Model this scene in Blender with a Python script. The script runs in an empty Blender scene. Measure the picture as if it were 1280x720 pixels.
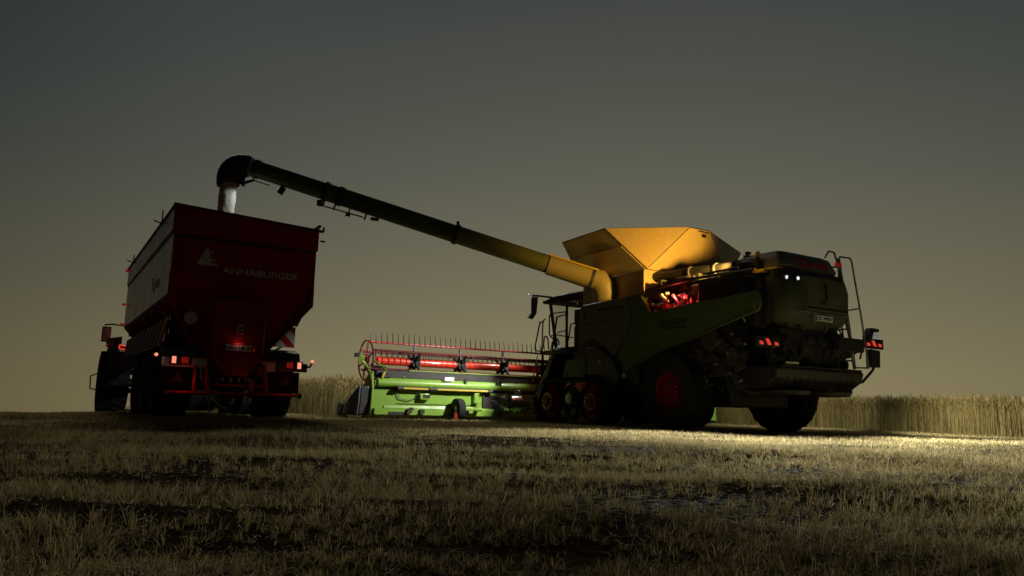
import bpy, bmesh, math, random
import numpy as np
from mathutils import Vector, Matrix, Euler

random.seed(7)
rng = np.random.default_rng(11)
PI = math.pi
rad = math.radians
scene = bpy.context.scene
COL = scene.collection

# ------------------------------------------------------------------ helpers
def link(o, parent=None):
    COL.objects.link(o)
    if parent:
        o.parent = parent
    return o

def thing(name, label, cat, loc=(0, 0, 0), rz=0.0, group=None):
    o = bpy.data.objects.new(name, None)
    o.empty_display_size = .3
    link(o)
    o.location = loc
    o.rotation_euler = (0, 0, rz)
    o['label'] = label
    o['category'] = cat
    if group:
        o['group'] = group
    return o

class MB:
    def __init__(s):
        s.v, s.f, s.m, s.cuts = [], [], [], []
    def add(s, vs, fs, mi=0):
        b = len(s.v)
        s.cuts.append((b, len(s.f)))
        s.v += [tuple(p) for p in vs]
        s.f += [tuple(b + i for i in f) for f in fs]
        s.m += [mi] * len(fs)
        return s
    def box(s, c, d, rot=None, mi=0):
        hx, hy, hz = d[0] / 2, d[1] / 2, d[2] / 2
        R = Euler(rot).to_matrix() if rot else Matrix.Identity(3)
        c = Vector(c)
        vs = [c + R @ Vector((x * hx, y * hy, z * hz)) for z in (-1, 1) for y in (-1, 1) for x in (-1, 1)]
        return s.add(vs, [(0, 2, 3, 1), (4, 5, 7, 6), (0, 1, 5, 4), (2, 6, 7, 3), (0, 4, 6, 2), (1, 3, 7, 5)], mi)
    def span(s, a, b, mi=0):
        return s.box([(a[i] + b[i]) / 2 for i in range(3)], [abs(b[i] - a[i]) for i in range(3)], None, mi)
    def prism(s, poly, ax, a0, a1, mi=0):
        # poly: 2D points on the two axes other than ax, in x,y,z order
        def P(p, h):
            q = list(p)
            q.insert(ax, h)
            return q
        n = len(poly)
        vs = [P(p, a0) for p in poly] + [P(p, a1) for p in poly]
        fs = [tuple(range(n))[::-1], tuple(range(n, 2 * n))]
        fs += [(i, (i + 1) % n, n + (i + 1) % n, n + i) for i in range(n)]
        return s.add(vs, fs, mi)
    def poly(s, pts, mi=0):
        return s.add(pts, [tuple(range(len(pts)))], mi)
    def tube(s, pts, r, n=10, caps=True, mi=0):
        pts = [Vector(p) for p in pts]
        rs = r if isinstance(r, (list, tuple)) else [r] * len(pts)
        rings = []
        up = None
        for i, p in enumerate(pts):
            if i == 0: t = pts[1] - p
            elif i == len(pts) - 1: t = p - pts[i - 1]
            else: t = (pts[i + 1] - p).normalized() + (p - pts[i - 1]).normalized()
            t = t.normalized()
            if up is None:
                a = Vector((0, 0, 1)) if abs(t.z) < .9 else Vector((1, 0, 0))
                up = (a - t * a.dot(t)).normalized()
            else:
                up = (up - t * up.dot(t)).normalized()
            w = t.cross(up)
            k = 1.0
            if 0 < i < len(pts) - 1:
                k = 1 / max(.5, math.cos((pts[i + 1] - p).angle(p - pts[i - 1]) / 2))
            rings.append([p + (up * math.cos(2 * PI * j / n) + w * math.sin(2 * PI * j / n)) * rs[i] * (k if k < 1.5 else 1.5) for j in range(n)])
        vs = [q for rg in rings for q in rg]
        fs = []
        for i in range(len(rings) - 1):
            for j in range(n):
                a, b = i * n + j, i * n + (j + 1) % n
                fs.append((a, b, b + n, a + n))
        if caps:
            fs.append(tuple(range(n))[::-1])
            fs.append(tuple(range((len(rings) - 1) * n, len(rings) * n)))
        return s.add(vs, fs, mi)
    def lathe(s, prof, c, ax=0, n=40, mi=0):
        # prof: (radius, offset along axis)
        c = Vector(c)
        A = [Vector((1, 0, 0)), Vector((0, 1, 0)), Vector((0, 0, 1))]
        a, u, w = A[ax], A[(ax + 1) % 3], A[(ax + 2) % 3]
        vs, fs = [], []
        m = len(prof)
        for j in range(n):
            t = 2 * PI * j / n
            d = u * math.cos(t) + w * math.sin(t)
            vs += [c + d * r + a * h for r, h in prof]
        for j in range(n):
            k = (j + 1) % n
            for i in range(m - 1):
                fs.append((j * m + i, k * m + i, k * m + i + 1, j * m + i + 1))
        return s.add(vs, fs, mi)
    def each(s, name, mats, parent=None, **kw):
        """every primitive becomes an object of its own"""
        out = []
        for (v0, f0), (v1, f1) in zip(s.cuts, s.cuts[1:] + [(len(s.v), len(s.f))]):
            q = MB()
            q.v = s.v[v0:v1]; q.f = [tuple(i - v0 for i in f) for f in s.f[f0:f1]]; q.m = s.m[f0:f1]
            out.append(q.build(name, mats, parent, **kw))
        return out
    def build(s, name, mats, parent=None, bevel=0, smooth=35, solid=0):
        me = bpy.data.meshes.new(name)
        me.from_pydata(s.v, [], s.f)
        bm = bmesh.new()
        bm.from_mesh(me)
        bmesh.ops.recalc_face_normals(bm, faces=bm.faces)
        bm.to_mesh(me)
        bm.free()
        for m in (mats if isinstance(mats, (list, tuple)) else [mats]):
            me.materials.append(m)
        me.polygons.foreach_set('material_index', s.m)
        if smooth:
            me.polygons.foreach_set('use_smooth', [True] * len(me.polygons))
            me.set_sharp_from_angle(angle=rad(smooth))
        o = bpy.data.objects.new(name, me)
        link(o, parent)
        if solid:
            md = o.modifiers.new('solid', 'SOLIDIFY')
            md.thickness = solid
            md.offset = 0
        if bevel:
            md = o.modifiers.new('bevel', 'BEVEL')
            md.width = bevel
            md.segments = 2
            md.limit_method = 'ANGLE'
            md.angle_limit = rad(40)
            md.harden_normals = False
        return o

def part_label(o, label):
    o['label'] = label
    return o

def lettering(name, s, size, origin, xdir, ydir, mat, parent, align='LEFT', bold=0.0, width=None, depth=.002):
    cu = bpy.data.curves.new(name, 'FONT')
    cu.body = s
    cu.size = size
    cu.align_x = align
    cu.extrude = depth
    cu.offset = bold
    t = bpy.data.objects.new(name, cu)
    COL.objects.link(t)
    bpy.context.view_layer.update()
    dg = bpy.context.evaluated_depsgraph_get()
    me = bpy.data.meshes.new_from_object(t.evaluated_get(dg))
    bpy.data.objects.remove(t)
    X, Y = Vector(xdir).normalized(), Vector(ydir).normalized()
    Z = X.cross(Y)
    k = 1.0
    if width:
        xs = [v.co.x for v in me.vertices]
        k = width / (max(xs) - min(xs))
    for v in me.vertices:
        c = v.co.copy()
        v.co = Vector(origin) + X * (c.x * k) + Y * c.y + Z * c.z
    me.name = name
    me.materials.clear()
    me.materials.append(mat)
    o = bpy.data.objects.new(name, me)
    return link(o, parent)

# ------------------------------------------------------------------ materials
def mat(name, col, rough=.5, metal=0.0, dirt=.25, dirtcol=(.16, .12, .07), coat=0.0, scale=3.0, var=.15, spec=.5):
    m = bpy.data.materials.new(name)
    m.use_nodes = True
    nt = m.node_tree
    b = nt.nodes['Principled BSDF']
    b.inputs['Roughness'].default_value = rough
    b.inputs['Metallic'].default_value = metal
    b.inputs['Coat Weight'].default_value = coat
    b.inputs['Coat Roughness'].default_value = .12
    b.inputs['Specular IOR Level'].default_value = spec
    tc = nt.nodes.new('ShaderNodeTexCoord')
    n1 = nt.nodes.new('ShaderNodeTexNoise')
    n1.inputs['Scale'].default_value = scale
    n1.inputs['Detail'].default_value = 6
    n1.inputs['Roughness'].default_value = .65
    nt.links.new(tc.outputs['Object'], n1.inputs['Vector'])
    r1 = nt.nodes.new('ShaderNodeMapRange')
    r1.inputs['From Min'].default_value = .45
    r1.inputs['From Max'].default_value = .75
    r1.inputs['To Max'].default_value = dirt
    nt.links.new(n1.outputs['Fac'], r1.inputs['Value'])
    n2 = nt.nodes.new('ShaderNodeTexNoise')
    n2.inputs['Scale'].default_value = scale * 9
    n2.inputs['Detail'].default_value = 3
    nt.links.new(tc.outputs['Object'], n2.inputs['Vector'])
    hs = nt.nodes.new('ShaderNodeHueSaturation')
    hs.inputs['Color'].default_value = (*col, 1)
    r2 = nt.nodes.new('ShaderNodeMapRange')
    r2.inputs['To Min'].default_value = 1 - var
    r2.inputs['To Max'].default_value = 1 + var
    nt.links.new(n2.outputs['Fac'], r2.inputs['Value'])
    nt.links.new(r2.outputs['Result'], hs.inputs['Value'])
    mx = nt.nodes.new('ShaderNodeMix')
    mx.data_type = 'RGBA'
    mx.inputs['B'].default_value = (*dirtcol, 1)
    nt.links.new(r1.outputs['Result'], mx.inputs['Factor'])
    nt.links.new(hs.outputs['Color'], mx.inputs['A'])
    nt.links.new(mx.outputs['Result'], b.inputs['Base Color'])
    r3 = nt.nodes.new('ShaderNodeMapRange')
    r3.inputs['From Min'].default_value = .3
    r3.inputs['From Max'].default_value = .75
    r3.inputs['To Min'].default_value = rough * .85
    r3.inputs['To Max'].default_value = min(1, rough * 1.15 + dirt * .35)
    nt.links.new(n1.outputs['Fac'], r3.inputs['Value'])
    nt.links.new(r3.outputs['Result'], b.inputs['Roughness'])
    return m

def emit(name, col, strength, base=(.3, .3, .3)):
    m = bpy.data.materials.new(name)
    m.use_nodes = True
    b = m.node_tree.nodes['Principled BSDF']
    b.inputs['Base Color'].default_value = (*base, 1)
    b.inputs['Emission Color'].default_value = (*col, 1)
    b.inputs['Emission Strength'].default_value = strength
    b.inputs['Roughness'].default_value = .2
    return m

def stripes(name, a, b_, scale, direction):
    """diagonal red and white warning stripes, in object space"""
    m = bpy.data.materials.new(name)
    m.use_nodes = True
    nt = m.node_tree
    b = nt.nodes['Principled BSDF']
    b.inputs['Roughness'].default_value = .85
    b.inputs['Specular IOR Level'].default_value = .08
    tc = nt.nodes.new('ShaderNodeTexCoord')
    dp = nt.nodes.new('ShaderNodeVectorMath')
    dp.operation = 'DOT_PRODUCT'
    dp.inputs[1].default_value = direction
    nt.links.new(tc.outputs['Object'], dp.inputs[0])
    mu = nt.nodes.new('ShaderNodeMath')
    mu.operation = 'MULTIPLY'
    mu.inputs[1].default_value = scale
    nt.links.new(dp.outputs['Value'], mu.inputs[0])
    fr = nt.nodes.new('ShaderNodeMath')
    fr.operation = 'FRACT'
    nt.links.new(mu.outputs[0], fr.inputs[0])
    gt = nt.nodes.new('ShaderNodeMath')
    gt.operation = 'GREATER_THAN'
    gt.inputs[1].default_value = .5
    nt.links.new(fr.outputs[0], gt.inputs[0])
    mx = nt.nodes.new('ShaderNodeMix')
    mx.data_type = 'RGBA'
    mx.inputs['A'].default_value = (*a, 1)
    mx.inputs['B'].default_value = (*b_, 1)
    nt.links.new(gt.outputs[0], mx.inputs['Factor'])
    nt.links.new(mx.outputs['Result'], b.inputs['Base Color'])
    return m

M = {}
M['green'] = mat('lime_green_paint', (.25, .47, .055), .34, dirt=.42, coat=.4)
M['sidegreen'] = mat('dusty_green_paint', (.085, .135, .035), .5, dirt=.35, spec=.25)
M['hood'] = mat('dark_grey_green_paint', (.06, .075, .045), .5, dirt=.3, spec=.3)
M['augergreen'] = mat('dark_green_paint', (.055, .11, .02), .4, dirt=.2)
M['augerbase'] = mat('lamp_gold_paint', (.30, .26, .11), .45, dirt=.3)  # same tube as the dark green, with gold lamplight put into the colour
M['augermid'] = mat('lamp_fade_paint', (.13, .15, .04), .42, dirt=.25)  # in-between step: lamplight fading along the tube, painted in
M['darkred'] = mat('dark_red_paint', (.13, .012, .012), .5, dirt=.3, spec=.2)
M['trailershade'] = mat('shaded_trailer_red', (.30, .019, .018), .55, dirt=.2, dirtcol=(.07, .03, .02), scale=1.6, spec=.15)  # trailer red again, darkened and dulled to paint in the shade
M['coverpaint'] = mat('light_grey_cover_paint', (.24, .26, .255), .5, dirt=.25, spec=.3)
M['panel'] = mat('pale_grey_paint', (.125, .14, .085), .5, dirt=.25, spec=.25)
M['black'] = mat('black_paint', (.022, .023, .024), .5, dirt=.25)
M['dark'] = mat('dark_metal', (.05, .05, .05), .55, .3, dirt=.35)
M['rubber'] = mat('tyre_rubber', (.02, .02, .02), .85, dirt=.35, dirtcol=(.06, .05, .035), spec=.25)
M['red'] = mat('red_paint', (.42, .018, .014), .35, dirt=.15, coat=.4)
M['trailer'] = mat('dark_red_trailer_paint', (.33, .022, .02), .38, dirt=.12, coat=.25, scale=1.2)
M['orange'] = mat('bright_red_reel_paint', (.75, .05, .02), .3, dirt=.08, coat=.4)
M['rim'] = mat('red_rim_paint', (.25, .008, .01), .5, dirt=.04, spec=.12)
M['greyrim'] = mat('grey_rim_paint', (.5, .5, .48), .4, dirt=.3)
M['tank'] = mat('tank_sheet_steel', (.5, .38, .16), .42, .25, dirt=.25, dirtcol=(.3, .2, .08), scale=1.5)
M['steel'] = mat('bare_steel', (.5, .52, .54), .3, .9, dirt=.15)
M['galv'] = mat('galvanised_rail', (.3, .35, .38), .4, .6, dirt=.15)
M['white'] = mat('white_paint', (.75, .74, .7), .5, dirt=.2)
M['decal'] = mat('pale_decal', (.62, .62, .6), .5, dirt=.1)
M['blackdecal'] = mat('black_decal', (.015, .015, .015), .5, dirt=.05)
M['reddecal'] = mat('red_decal', (.6, .02, .02), .5, dirt=.05)
M['blue'] = mat('blue_plate_band', (.02, .09, .45), .4, dirt=0)
M['plate'] = mat('number_plate', (.78, .78, .75), .35, dirt=.05)
M['yellow'] = mat('yellow_paint', (.62, .45, .05), .4, dirt=.15)
M['grain'] = mat('wheat_grain', (.50, .50, .40), .8, dirt=.2, dirtcol=(.45, .36, .18), scale=30, var=.35)
M['plastic'] = mat('grey_plastic', (.05, .055, .058), .55, dirt=.3)
M['blackrubber'] = mat('spout_rubber', (.012, .012, .014), .6, dirt=.1)
M['warn'] = stripes('warning_stripes', (.3, .02, .02), (.4, .4, .39), 3.2, (.7, .0, .7))
M['warnside'] = stripes('side_warning_stripes', (.42, .02, .02), (.62, .62, .6), 1.9, (.0, .7, 1.1))
M['lampwhite'] = emit('white_lamp_lens', (.85, .93, 1), 1.0)
M['lampdim'] = emit('dim_white_lens', (.9, .95, 1), .15)
M['lampred'] = emit('red_lamp_lens', (1, .08, .045), .6, (.5, .02, .02))
M['lamppink'] = emit('hot_red_lamp_lens', (1, .30, .16), 1.1, (.6, .1, .1))
M['lampredlow'] = emit('low_red_lamp_lens', (1, .03, .02), .12, (.45, .02, .01))
M['amber'] = emit('amber_beacon_lens', (1, .45, .04), .03, (.6, .25, .02))
M['amberoff'] = emit('amber_lens_unlit', (1, .4, .02), .02, (.5, .18, .02))

def glass(name, tint=(.75, .8, .78)):
    m = bpy.data.materials.new(name)
    m.use_nodes = True
    nt = m.node_tree
    nt.nodes.remove(nt.nodes['Principled BSDF'])
    out = nt.nodes['Material Output']
    tr = nt.nodes.new('ShaderNodeBsdfTransparent')
    tr.inputs[0].default_value = (*tint, 1)
    gl = nt.nodes.new('ShaderNodeBsdfGlossy')
    gl.inputs['Roughness'].default_value = .03
    mx = nt.nodes.new('ShaderNodeMixShader')
    mx.inputs[0].default_value = .05
    nt.links.new(tr.outputs[0], mx.inputs[1])
    nt.links.new(gl.outputs[0], mx.inputs[2])
    nt.links.new(mx.outputs[0], out.inputs[0])
    return m
M['glass'] = glass('cab_glass', (.95, .96, .95))
M['mirrorglass'] = mat('mirror_glass', (.6, .6, .6), .12, 1.0, dirt=.1)

# ------------------------------------------------------------------ layout
HEAD = rad(31.5)
CO = Vector((4.52, 16.27, 0))       # combine: ground under the rear axle
TO = Vector((-5.51, 15.53, 0))      # trailer: ground under the tail
cH, sH = math.cos(HEAD), math.sin(HEAD)

def to_comb(x, y):
    dx, dy = x - CO.x, y - CO.y
    return dx * cH + dy * sH, -dx * sH + dy * cH

# smooth value noise on numpy arrays
class VN:
    def __init__(s, seed):
        s.g = np.random.default_rng(seed).random((256, 256))
    def __call__(s, x, y):
        xi = np.floor(x).astype(int); yi = np.floor(y).astype(int)
        fx = x - xi; fy = y - yi
        fx = fx * fx * (3 - 2 * fx); fy = fy * fy * (3 - 2 * fy)
        a = s.g[xi % 256, yi % 256]; b = s.g[(xi + 1) % 256, yi % 256]
        c = s.g[xi % 256, (yi + 1) % 256]; d = s.g[(xi + 1) % 256, (yi + 1) % 256]
        return (a * (1 - fx) + b * fx) * (1 - fy) + (c * (1 - fx) + d * fx) * fy
N1, N2, N3, N4, N5 = VN(1), VN(2), VN(3), VN(4), VN(5)

def sstep(a, b, t):
    t = np.clip((t - a) / (b - a), 0, 1)
    return t * t * (3 - 2 * t)

def ground(x, y):
    """height of the field: nearly level under the machines, falling towards the viewer and away beyond the crest on the left"""
    x = np.asarray(x, float); y = np.asarray(y, float)
    z = -.62 * (1 - sstep(-3, 10.5, y))
    lx, ly = to_comb(x, y)
    left = sstep(-6.6, -11.5, lx)
    d = np.maximum(0, np.hypot(x, y) - 20)
    left = np.maximum(left, sstep(32, 48, ly))
    z = z - left * np.minimum(.004 * d * d, .03 * d + .1)
    z = z - .13 * sstep(-9.5, -14, lx) * sstep(14, 20, y)
    near = 1 - sstep(9, 17, y)
    z = z + near * ((N1(x / 2.6, y / .75) - .5) * .10 + (N2(x / .7, y / .28) - .5) * .045)
    z = z + (N3(x / .35, y / .2) - .5) * .022
    return z

# ------------------------------------------------------------------ ground
def axis(lo, hi, fine, far):
    a = list(np.arange(lo, hi + 1e-6, fine))
    s, p = fine, hi
    while p < far:
        s *= 1.45; p += s; a.append(p)
    s, p = fine, lo
    while p > -far:
        s *= 1.45; p -= s; a.insert(0, p)
    return np.array(a)
gx, gy = axis(-16, 17, .11, 700), axis(1.5, 24, .11, 900)
X, Y = np.meshgrid(gx, gy)
Z = ground(X, Y)
nx, ny = len(gx), len(gy)
me = bpy.data.meshes.new('field')
me.vertices.add(nx * ny)
me.vertices.foreach_set('co', np.stack([X, Y, Z], -1).ravel().astype(np.float32))
i = np.arange(nx - 1)[None, :] + nx * np.arange(ny - 1)[:, None]
quads = np.stack([i, i + 1, i + 1 + nx, i + nx], -1).reshape(-1)
nf = len(quads) // 4
me.loops.add(len(quads)); me.polygons.add(nf)
me.loops.foreach_set('vertex_index', quads.astype(np.int32))
me.polygons.foreach_set('loop_start', (np.arange(nf) * 4).astype(np.int32))
me.polygons.foreach_set('loop_total', np.full(nf, 4, np.int32))
me.polygons.foreach_set('use_smooth', np.ones(nf, bool))
me.update(calc_edges=True)
me.attributes.new('litter', 'FLOAT', 'POINT'); me.attributes.new('glint', 'FLOAT', 'POINT')
field = bpy.data.objects.new('field', me)
field['kind'] = 'structure'
field['label'] = 'dark soil of the harvested field'
link(field)

def soil_material():
    m = bpy.data.materials.new('dark_soil')
    m.use_nodes = True
    nt = m.node_tree
    b = nt.nodes['Principled BSDF']
    tc = nt.nodes.new('ShaderNodeTexCoord')
    n = nt.nodes.new('ShaderNodeTexNoise'); n.inputs['Scale'].default_value = 7; n.inputs['Detail'].default_value = 8; n.inputs['Roughness'].default_value = .7
    mp = nt.nodes.new('ShaderNodeMapping'); mp.inputs['Scale'].default_value = (.35, 1.1, 1)
    big = nt.nodes.new('ShaderNodeTexNoise'); big.inputs['Scale'].default_value = .55; big.inputs['Detail'].default_value = 3
    nt.links.new(tc.outputs['Object'], n.inputs['Vector'])
    nt.links.new(tc.outputs['Object'], mp.inputs['Vector'])
    nt.links.new(mp.outputs[0], big.inputs['Vector'])
    cr = nt.nodes.new('ShaderNodeValToRGB')
    cr.color_ramp.elements[0].position = .3; cr.color_ramp.elements[0].color = (.008, .0065, .005, 1)
    cr.color_ramp.elements[1].position = .75; cr.color_ramp.elements[1].color = (.06, .046, .028, 1)
    nt.links.new(n.outputs['Fac'], cr.inputs[0])
    pr = nt.nodes.new('ShaderNodeAttribute'); pr.attribute_name = 'glint'
    # bluish glints of reflected light, painted on the soil in patches
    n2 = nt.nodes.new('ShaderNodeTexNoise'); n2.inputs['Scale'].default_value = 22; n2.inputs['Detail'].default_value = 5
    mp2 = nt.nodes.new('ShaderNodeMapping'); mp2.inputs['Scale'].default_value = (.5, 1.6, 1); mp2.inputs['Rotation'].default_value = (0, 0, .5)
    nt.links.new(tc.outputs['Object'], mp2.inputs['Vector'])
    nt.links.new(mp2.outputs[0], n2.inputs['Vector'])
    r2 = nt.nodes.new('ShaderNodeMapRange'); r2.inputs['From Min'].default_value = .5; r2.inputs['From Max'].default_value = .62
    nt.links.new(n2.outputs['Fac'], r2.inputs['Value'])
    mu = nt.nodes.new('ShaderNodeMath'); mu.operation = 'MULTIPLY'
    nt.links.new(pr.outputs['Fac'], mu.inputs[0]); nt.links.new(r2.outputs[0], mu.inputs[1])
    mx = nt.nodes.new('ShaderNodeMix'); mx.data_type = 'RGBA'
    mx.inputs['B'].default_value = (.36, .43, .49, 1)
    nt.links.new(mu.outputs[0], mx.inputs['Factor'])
    # straw litter covers the soil where the stubble stands thick
    at = nt.nodes.new('ShaderNodeAttribute'); at.attribute_name = 'litter'
    n3 = nt.nodes.new('ShaderNodeTexNoise'); n3.inputs['Scale'].default_value = 40; n3.inputs['Detail'].default_value = 4
    nt.links.new(tc.outputs['Object'], n3.inputs['Vector'])
    r3 = nt.nodes.new('ShaderNodeMapRange'); r3.inputs['From Min'].default_value = .42; r3.inputs['From Max'].default_value = .58
    nt.links.new(n3.outputs['Fac'], r3.inputs['Value'])
    mu3 = nt.nodes.new('ShaderNodeMath'); mu3.operation = 'MULTIPLY'
    nt.links.new(at.outputs['Fac'], mu3.inputs[0]); nt.links.new(r3.outputs[0], mu3.inputs[1])
    mx3 = nt.nodes.new('ShaderNodeMix'); mx3.data_type = 'RGBA'
    mx3.inputs['B'].default_value = (.12, .095, .05, 1)
    nt.links.new(mu3.outputs[0], mx3.inputs['Factor'])
    nt.links.new(cr.outputs[0], mx3.inputs['A'])
    nt.links.new(mx3.outputs['Result'], mx.inputs['A'])
    nt.links.new(mx.outputs['Result'], b.inputs['Base Color'])
    b.inputs['Roughness'].default_value = .85
    b.inputs['Specular IOR Level'].default_value = 0
    bp = nt.nodes.new('ShaderNodeBump'); bp.inputs['Strength'].default_value = .9; bp.inputs['Distance'].default_value = .03
    nt.links.new(n.outputs['Fac'], bp.inputs['Height'])
    nt.links.new(bp.outputs[0], b.inputs['Normal'])
    return m
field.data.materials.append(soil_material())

# ------------------------------------------------------------------ straw
def straw_mat(name, c0, c1, trans=.5):
    m = bpy.data.materials.new(name)
    m.use_nodes = True
    nt = m.node_tree
    b = nt.nodes['Principled BSDF']
    at = nt.nodes.new('ShaderNodeAttribute'); at.attribute_name = 'tone'
    cr = nt.nodes.new('ShaderNodeValToRGB')
    cr.color_ramp.elements[0].color = (*c0, 1)
    cr.color_ramp.elements[1].color = (*c1, 1)
    nt.links.new(at.outputs['Fac'], cr.inputs[0])
    nt.links.new(cr.outputs[0], b.inputs['Base Color'])
    b.inputs['Roughness'].default_value = .6
    b.inputs['Specular IOR Level'].default_value = .3
    tl_ = nt.nodes.new('ShaderNodeBsdfTranslucent')
    nt.links.new(cr.outputs[0], tl_.inputs[0])
    mx = nt.nodes.new('ShaderNodeMixShader'); mx.inputs[0].default_value = trans
    nt.links.new(b.outputs[0], mx.inputs[1]); nt.links.new(tl_.outputs[0], mx.inputs[2])
    nt.links.new(mx.outputs[0], nt.nodes['Material Output'].inputs[0])
    return m

def blade_mesh(name, P, H, W, ang, lean, bend, tone, material, label, cat, parent=None):
    """one thin bent blade per row: three triangles"""
    n = len(P)
    ca, sa = np.cos(ang), np.sin(ang)
    fa = ang + rng.uniform(-1.2, 1.2, n) + PI / 2
    wx, wy = np.cos(fa) * W / 2, np.sin(fa) * W / 2
    mid = P + np.stack([ca * lean * H * .5, sa * lean * H * .5, H * .55], -1)
    ln = lean + bend
    tip = P + np.stack([ca * ln * H, sa * ln * H, H * np.sqrt(np.clip(1 - .35 * ln ** 2, .05, 1))], -1)
    w = np.stack([wx, wy, np.zeros(n)], -1)
    V = np.stack([P - w, P + w, mid - w * .8, mid + w * .8, tip], 1).reshape(-1, 3)
    base = (np.arange(n) * 5)[:, None]
    T = (base + np.array([[0, 1, 3, 0, 3, 2, 2, 3, 4]])).reshape(-1)
    m = bpy.data.meshes.new(name)
    m.vertices.add(n * 5)
    m.vertices.foreach_set('co', V.ravel().astype(np.float32))
    m.loops.add(len(T)); m.polygons.add(n * 3)
    m.loops.foreach_set('vertex_index', T.astype(np.int32))
    m.polygons.foreach_set('loop_start', (np.arange(n * 3) * 3).astype(np.int32))
    m.polygons.foreach_set('loop_total', np.full(n * 3, 3, np.int32))
    m.update(calc_edges=True)
    a = m.attributes.new('tone', 'FLOAT', 'POINT')
    a.data.foreach_set('value', np.repeat(tone, 5).astype(np.float32))
    m.materials.append(material)
    o = bpy.data.objects.new(name, m)
    o['kind'] = 'stuff'
    if label:
        o['label'] = label; o['category'] = cat
    return link(o, parent)

def sample_field(n, ymin, ymax, power=1.0):
    """random ground points in a wedge wide enough for views from a step to the side"""
    t = rng.random(n) ** power
    y = ymin + (ymax - ymin) * t
    x = rng.uniform(-1, 1, n) * (y * .82 + 2.2)
    return x, y

def in_crop(x, y):
    lx, ly = to_comb(x, y)
    return ((lx > -5.9) & (ly > 7.6)) | (lx > 6.15)

GLINT_SPOTS = ((1.1, 5.3, .7, .45), (1.6, 4.9, .6, .2), (2.6, 7.0, 1.3, .35), (.9, 8.2, 1.0, .3), (3.6, 6.4, .9, .3), (.2, 6.3, .6, .2))
def glint_mask(x, y):
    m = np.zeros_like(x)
    for px_, py_, rx_, ry_ in GLINT_SPOTS:
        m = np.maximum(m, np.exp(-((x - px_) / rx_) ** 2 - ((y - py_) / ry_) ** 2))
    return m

def bald(x, y):
    """0 on bare wheel tracks and thin patches, 1 where the stubble stands thick"""
    a = N1(x / 2.4 + 31, y / .55 + 7)
    b = N4(x / 5 + 3, y / 1.6 + 17)
    c = N5(x / .8 + 11, y / .35 + 5)
    d = sstep(.31, .49, a * .42 + b * .3 + c * .28) * (1 - .8 * glint_mask(x, y))
    return np.clip(d + .9 * sstep(9.0, 12.5, y), 0.02, 1)

def tufts(ntuft, per, ymin, ymax, power, hmin, hmax, wmin, wmax, lean, spread=.028):
    x, y = sample_field(ntuft, ymin, ymax, power)
    keep = (rng.random(ntuft) < bald(x, y)) & ~in_crop(x, y)
    x, y = x[keep], y[keep]
    k = len(x)
    tall = .75 + .6 * N5(x / 1.3, y / .9)
    tone0 = np.clip(N2(x / .9 + 50, y / .9) * .7 + rng.uniform(0, .4, k), 0, 1)
    X = np.repeat(x, per) + rng.normal(0, spread, k * per)
    Y_ = np.repeat(y, per) + rng.normal(0, spread, k * per)
    H = rng.uniform(hmin, hmax, k * per) * np.repeat(tall, per)
    ang = np.repeat(rng.uniform(0, 2 * PI, k), per) + rng.normal(0, 1.0, k * per)
    ln = np.abs(rng.normal(0, lean, k * per))
    Zg = ground(X, Y_) - .01
    return (np.stack([X, Y_, Zg], -1), H, rng.uniform(wmin, wmax, k * per), ang, ln,
            rng.uniform(0, .35, k * per), np.clip(np.repeat(tone0, per) + rng.normal(0, .22, k * per), 0, 1))

def cat_rows(a, b):
    return tuple(np.concatenate([p, q]) for p, q in zip(a, b))
S = tufts(19000, 12, 2.2, 9, .8, .02, .105, .003, .006, .62, .014)
S = cat_rows(S, tufts(62000, 6, 7, 24, .9, .025, .08, .0045, .009, .5))
S = cat_rows(S, tufts(7000, 4, 23, 45, .9, .05, .10, .012, .02, .3))
M['stubble'] = straw_mat('stubble_straw', (.11, .085, .036), (.55, .475, .225))
# a few taller stalks near the viewer on the left
k = 46
x = np.concatenate([rng.uniform(-2.75, -2.0, 34), rng.uniform(-3.2, 2.8, 12)]); y = np.concatenate([rng.uniform(3.7, 4.3, 34), rng.uniform(3.7, 5, 12)])
S = cat_rows(S, (np.stack([x, y, ground(x, y) - .01], -1), rng.uniform(.10, .21, k), rng.uniform(.004, .007, k), rng.uniform(0, 2 * PI, k),
                 np.abs(rng.normal(.12, .15, k)), rng.uniform(0, .15, k), rng.uniform(.3, 1, k)))
blade_mesh('stubble', *S, M['stubble'], 'cut wheat stubble in tufts across the whole field', 'stubble')
field.data.attributes['litter'].data.foreach_set('value', (bald(X, Y) ** 3).ravel().astype(np.float32))
glint = glint_mask(X, Y)
field.data.attributes['glint'].data.foreach_set('value', glint.ravel().astype(np.float32))
# chopped straw lying flat
n = 80000
x, y = sample_field(n, 2.2, 20, .85)
kp = (~in_crop(x, y)) & (rng.random(n) < .55 + .45 * bald(x, y)); x, y = x[kp], y[kp]; n = len(x)
L = rng.uniform(.03, .12, n)
blade_mesh('loose_straw', np.stack([x, y, ground(x, y) + .012], -1), L * .22, rng.uniform(.003, .007, n), rng.uniform(0, 2 * PI, n),
           rng.uniform(3.4, 4.6, n), np.zeros(n), rng.uniform(.1, 1, n), M['stubble'], 'chopped straw lying flat between the stubble', 'straw')

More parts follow.
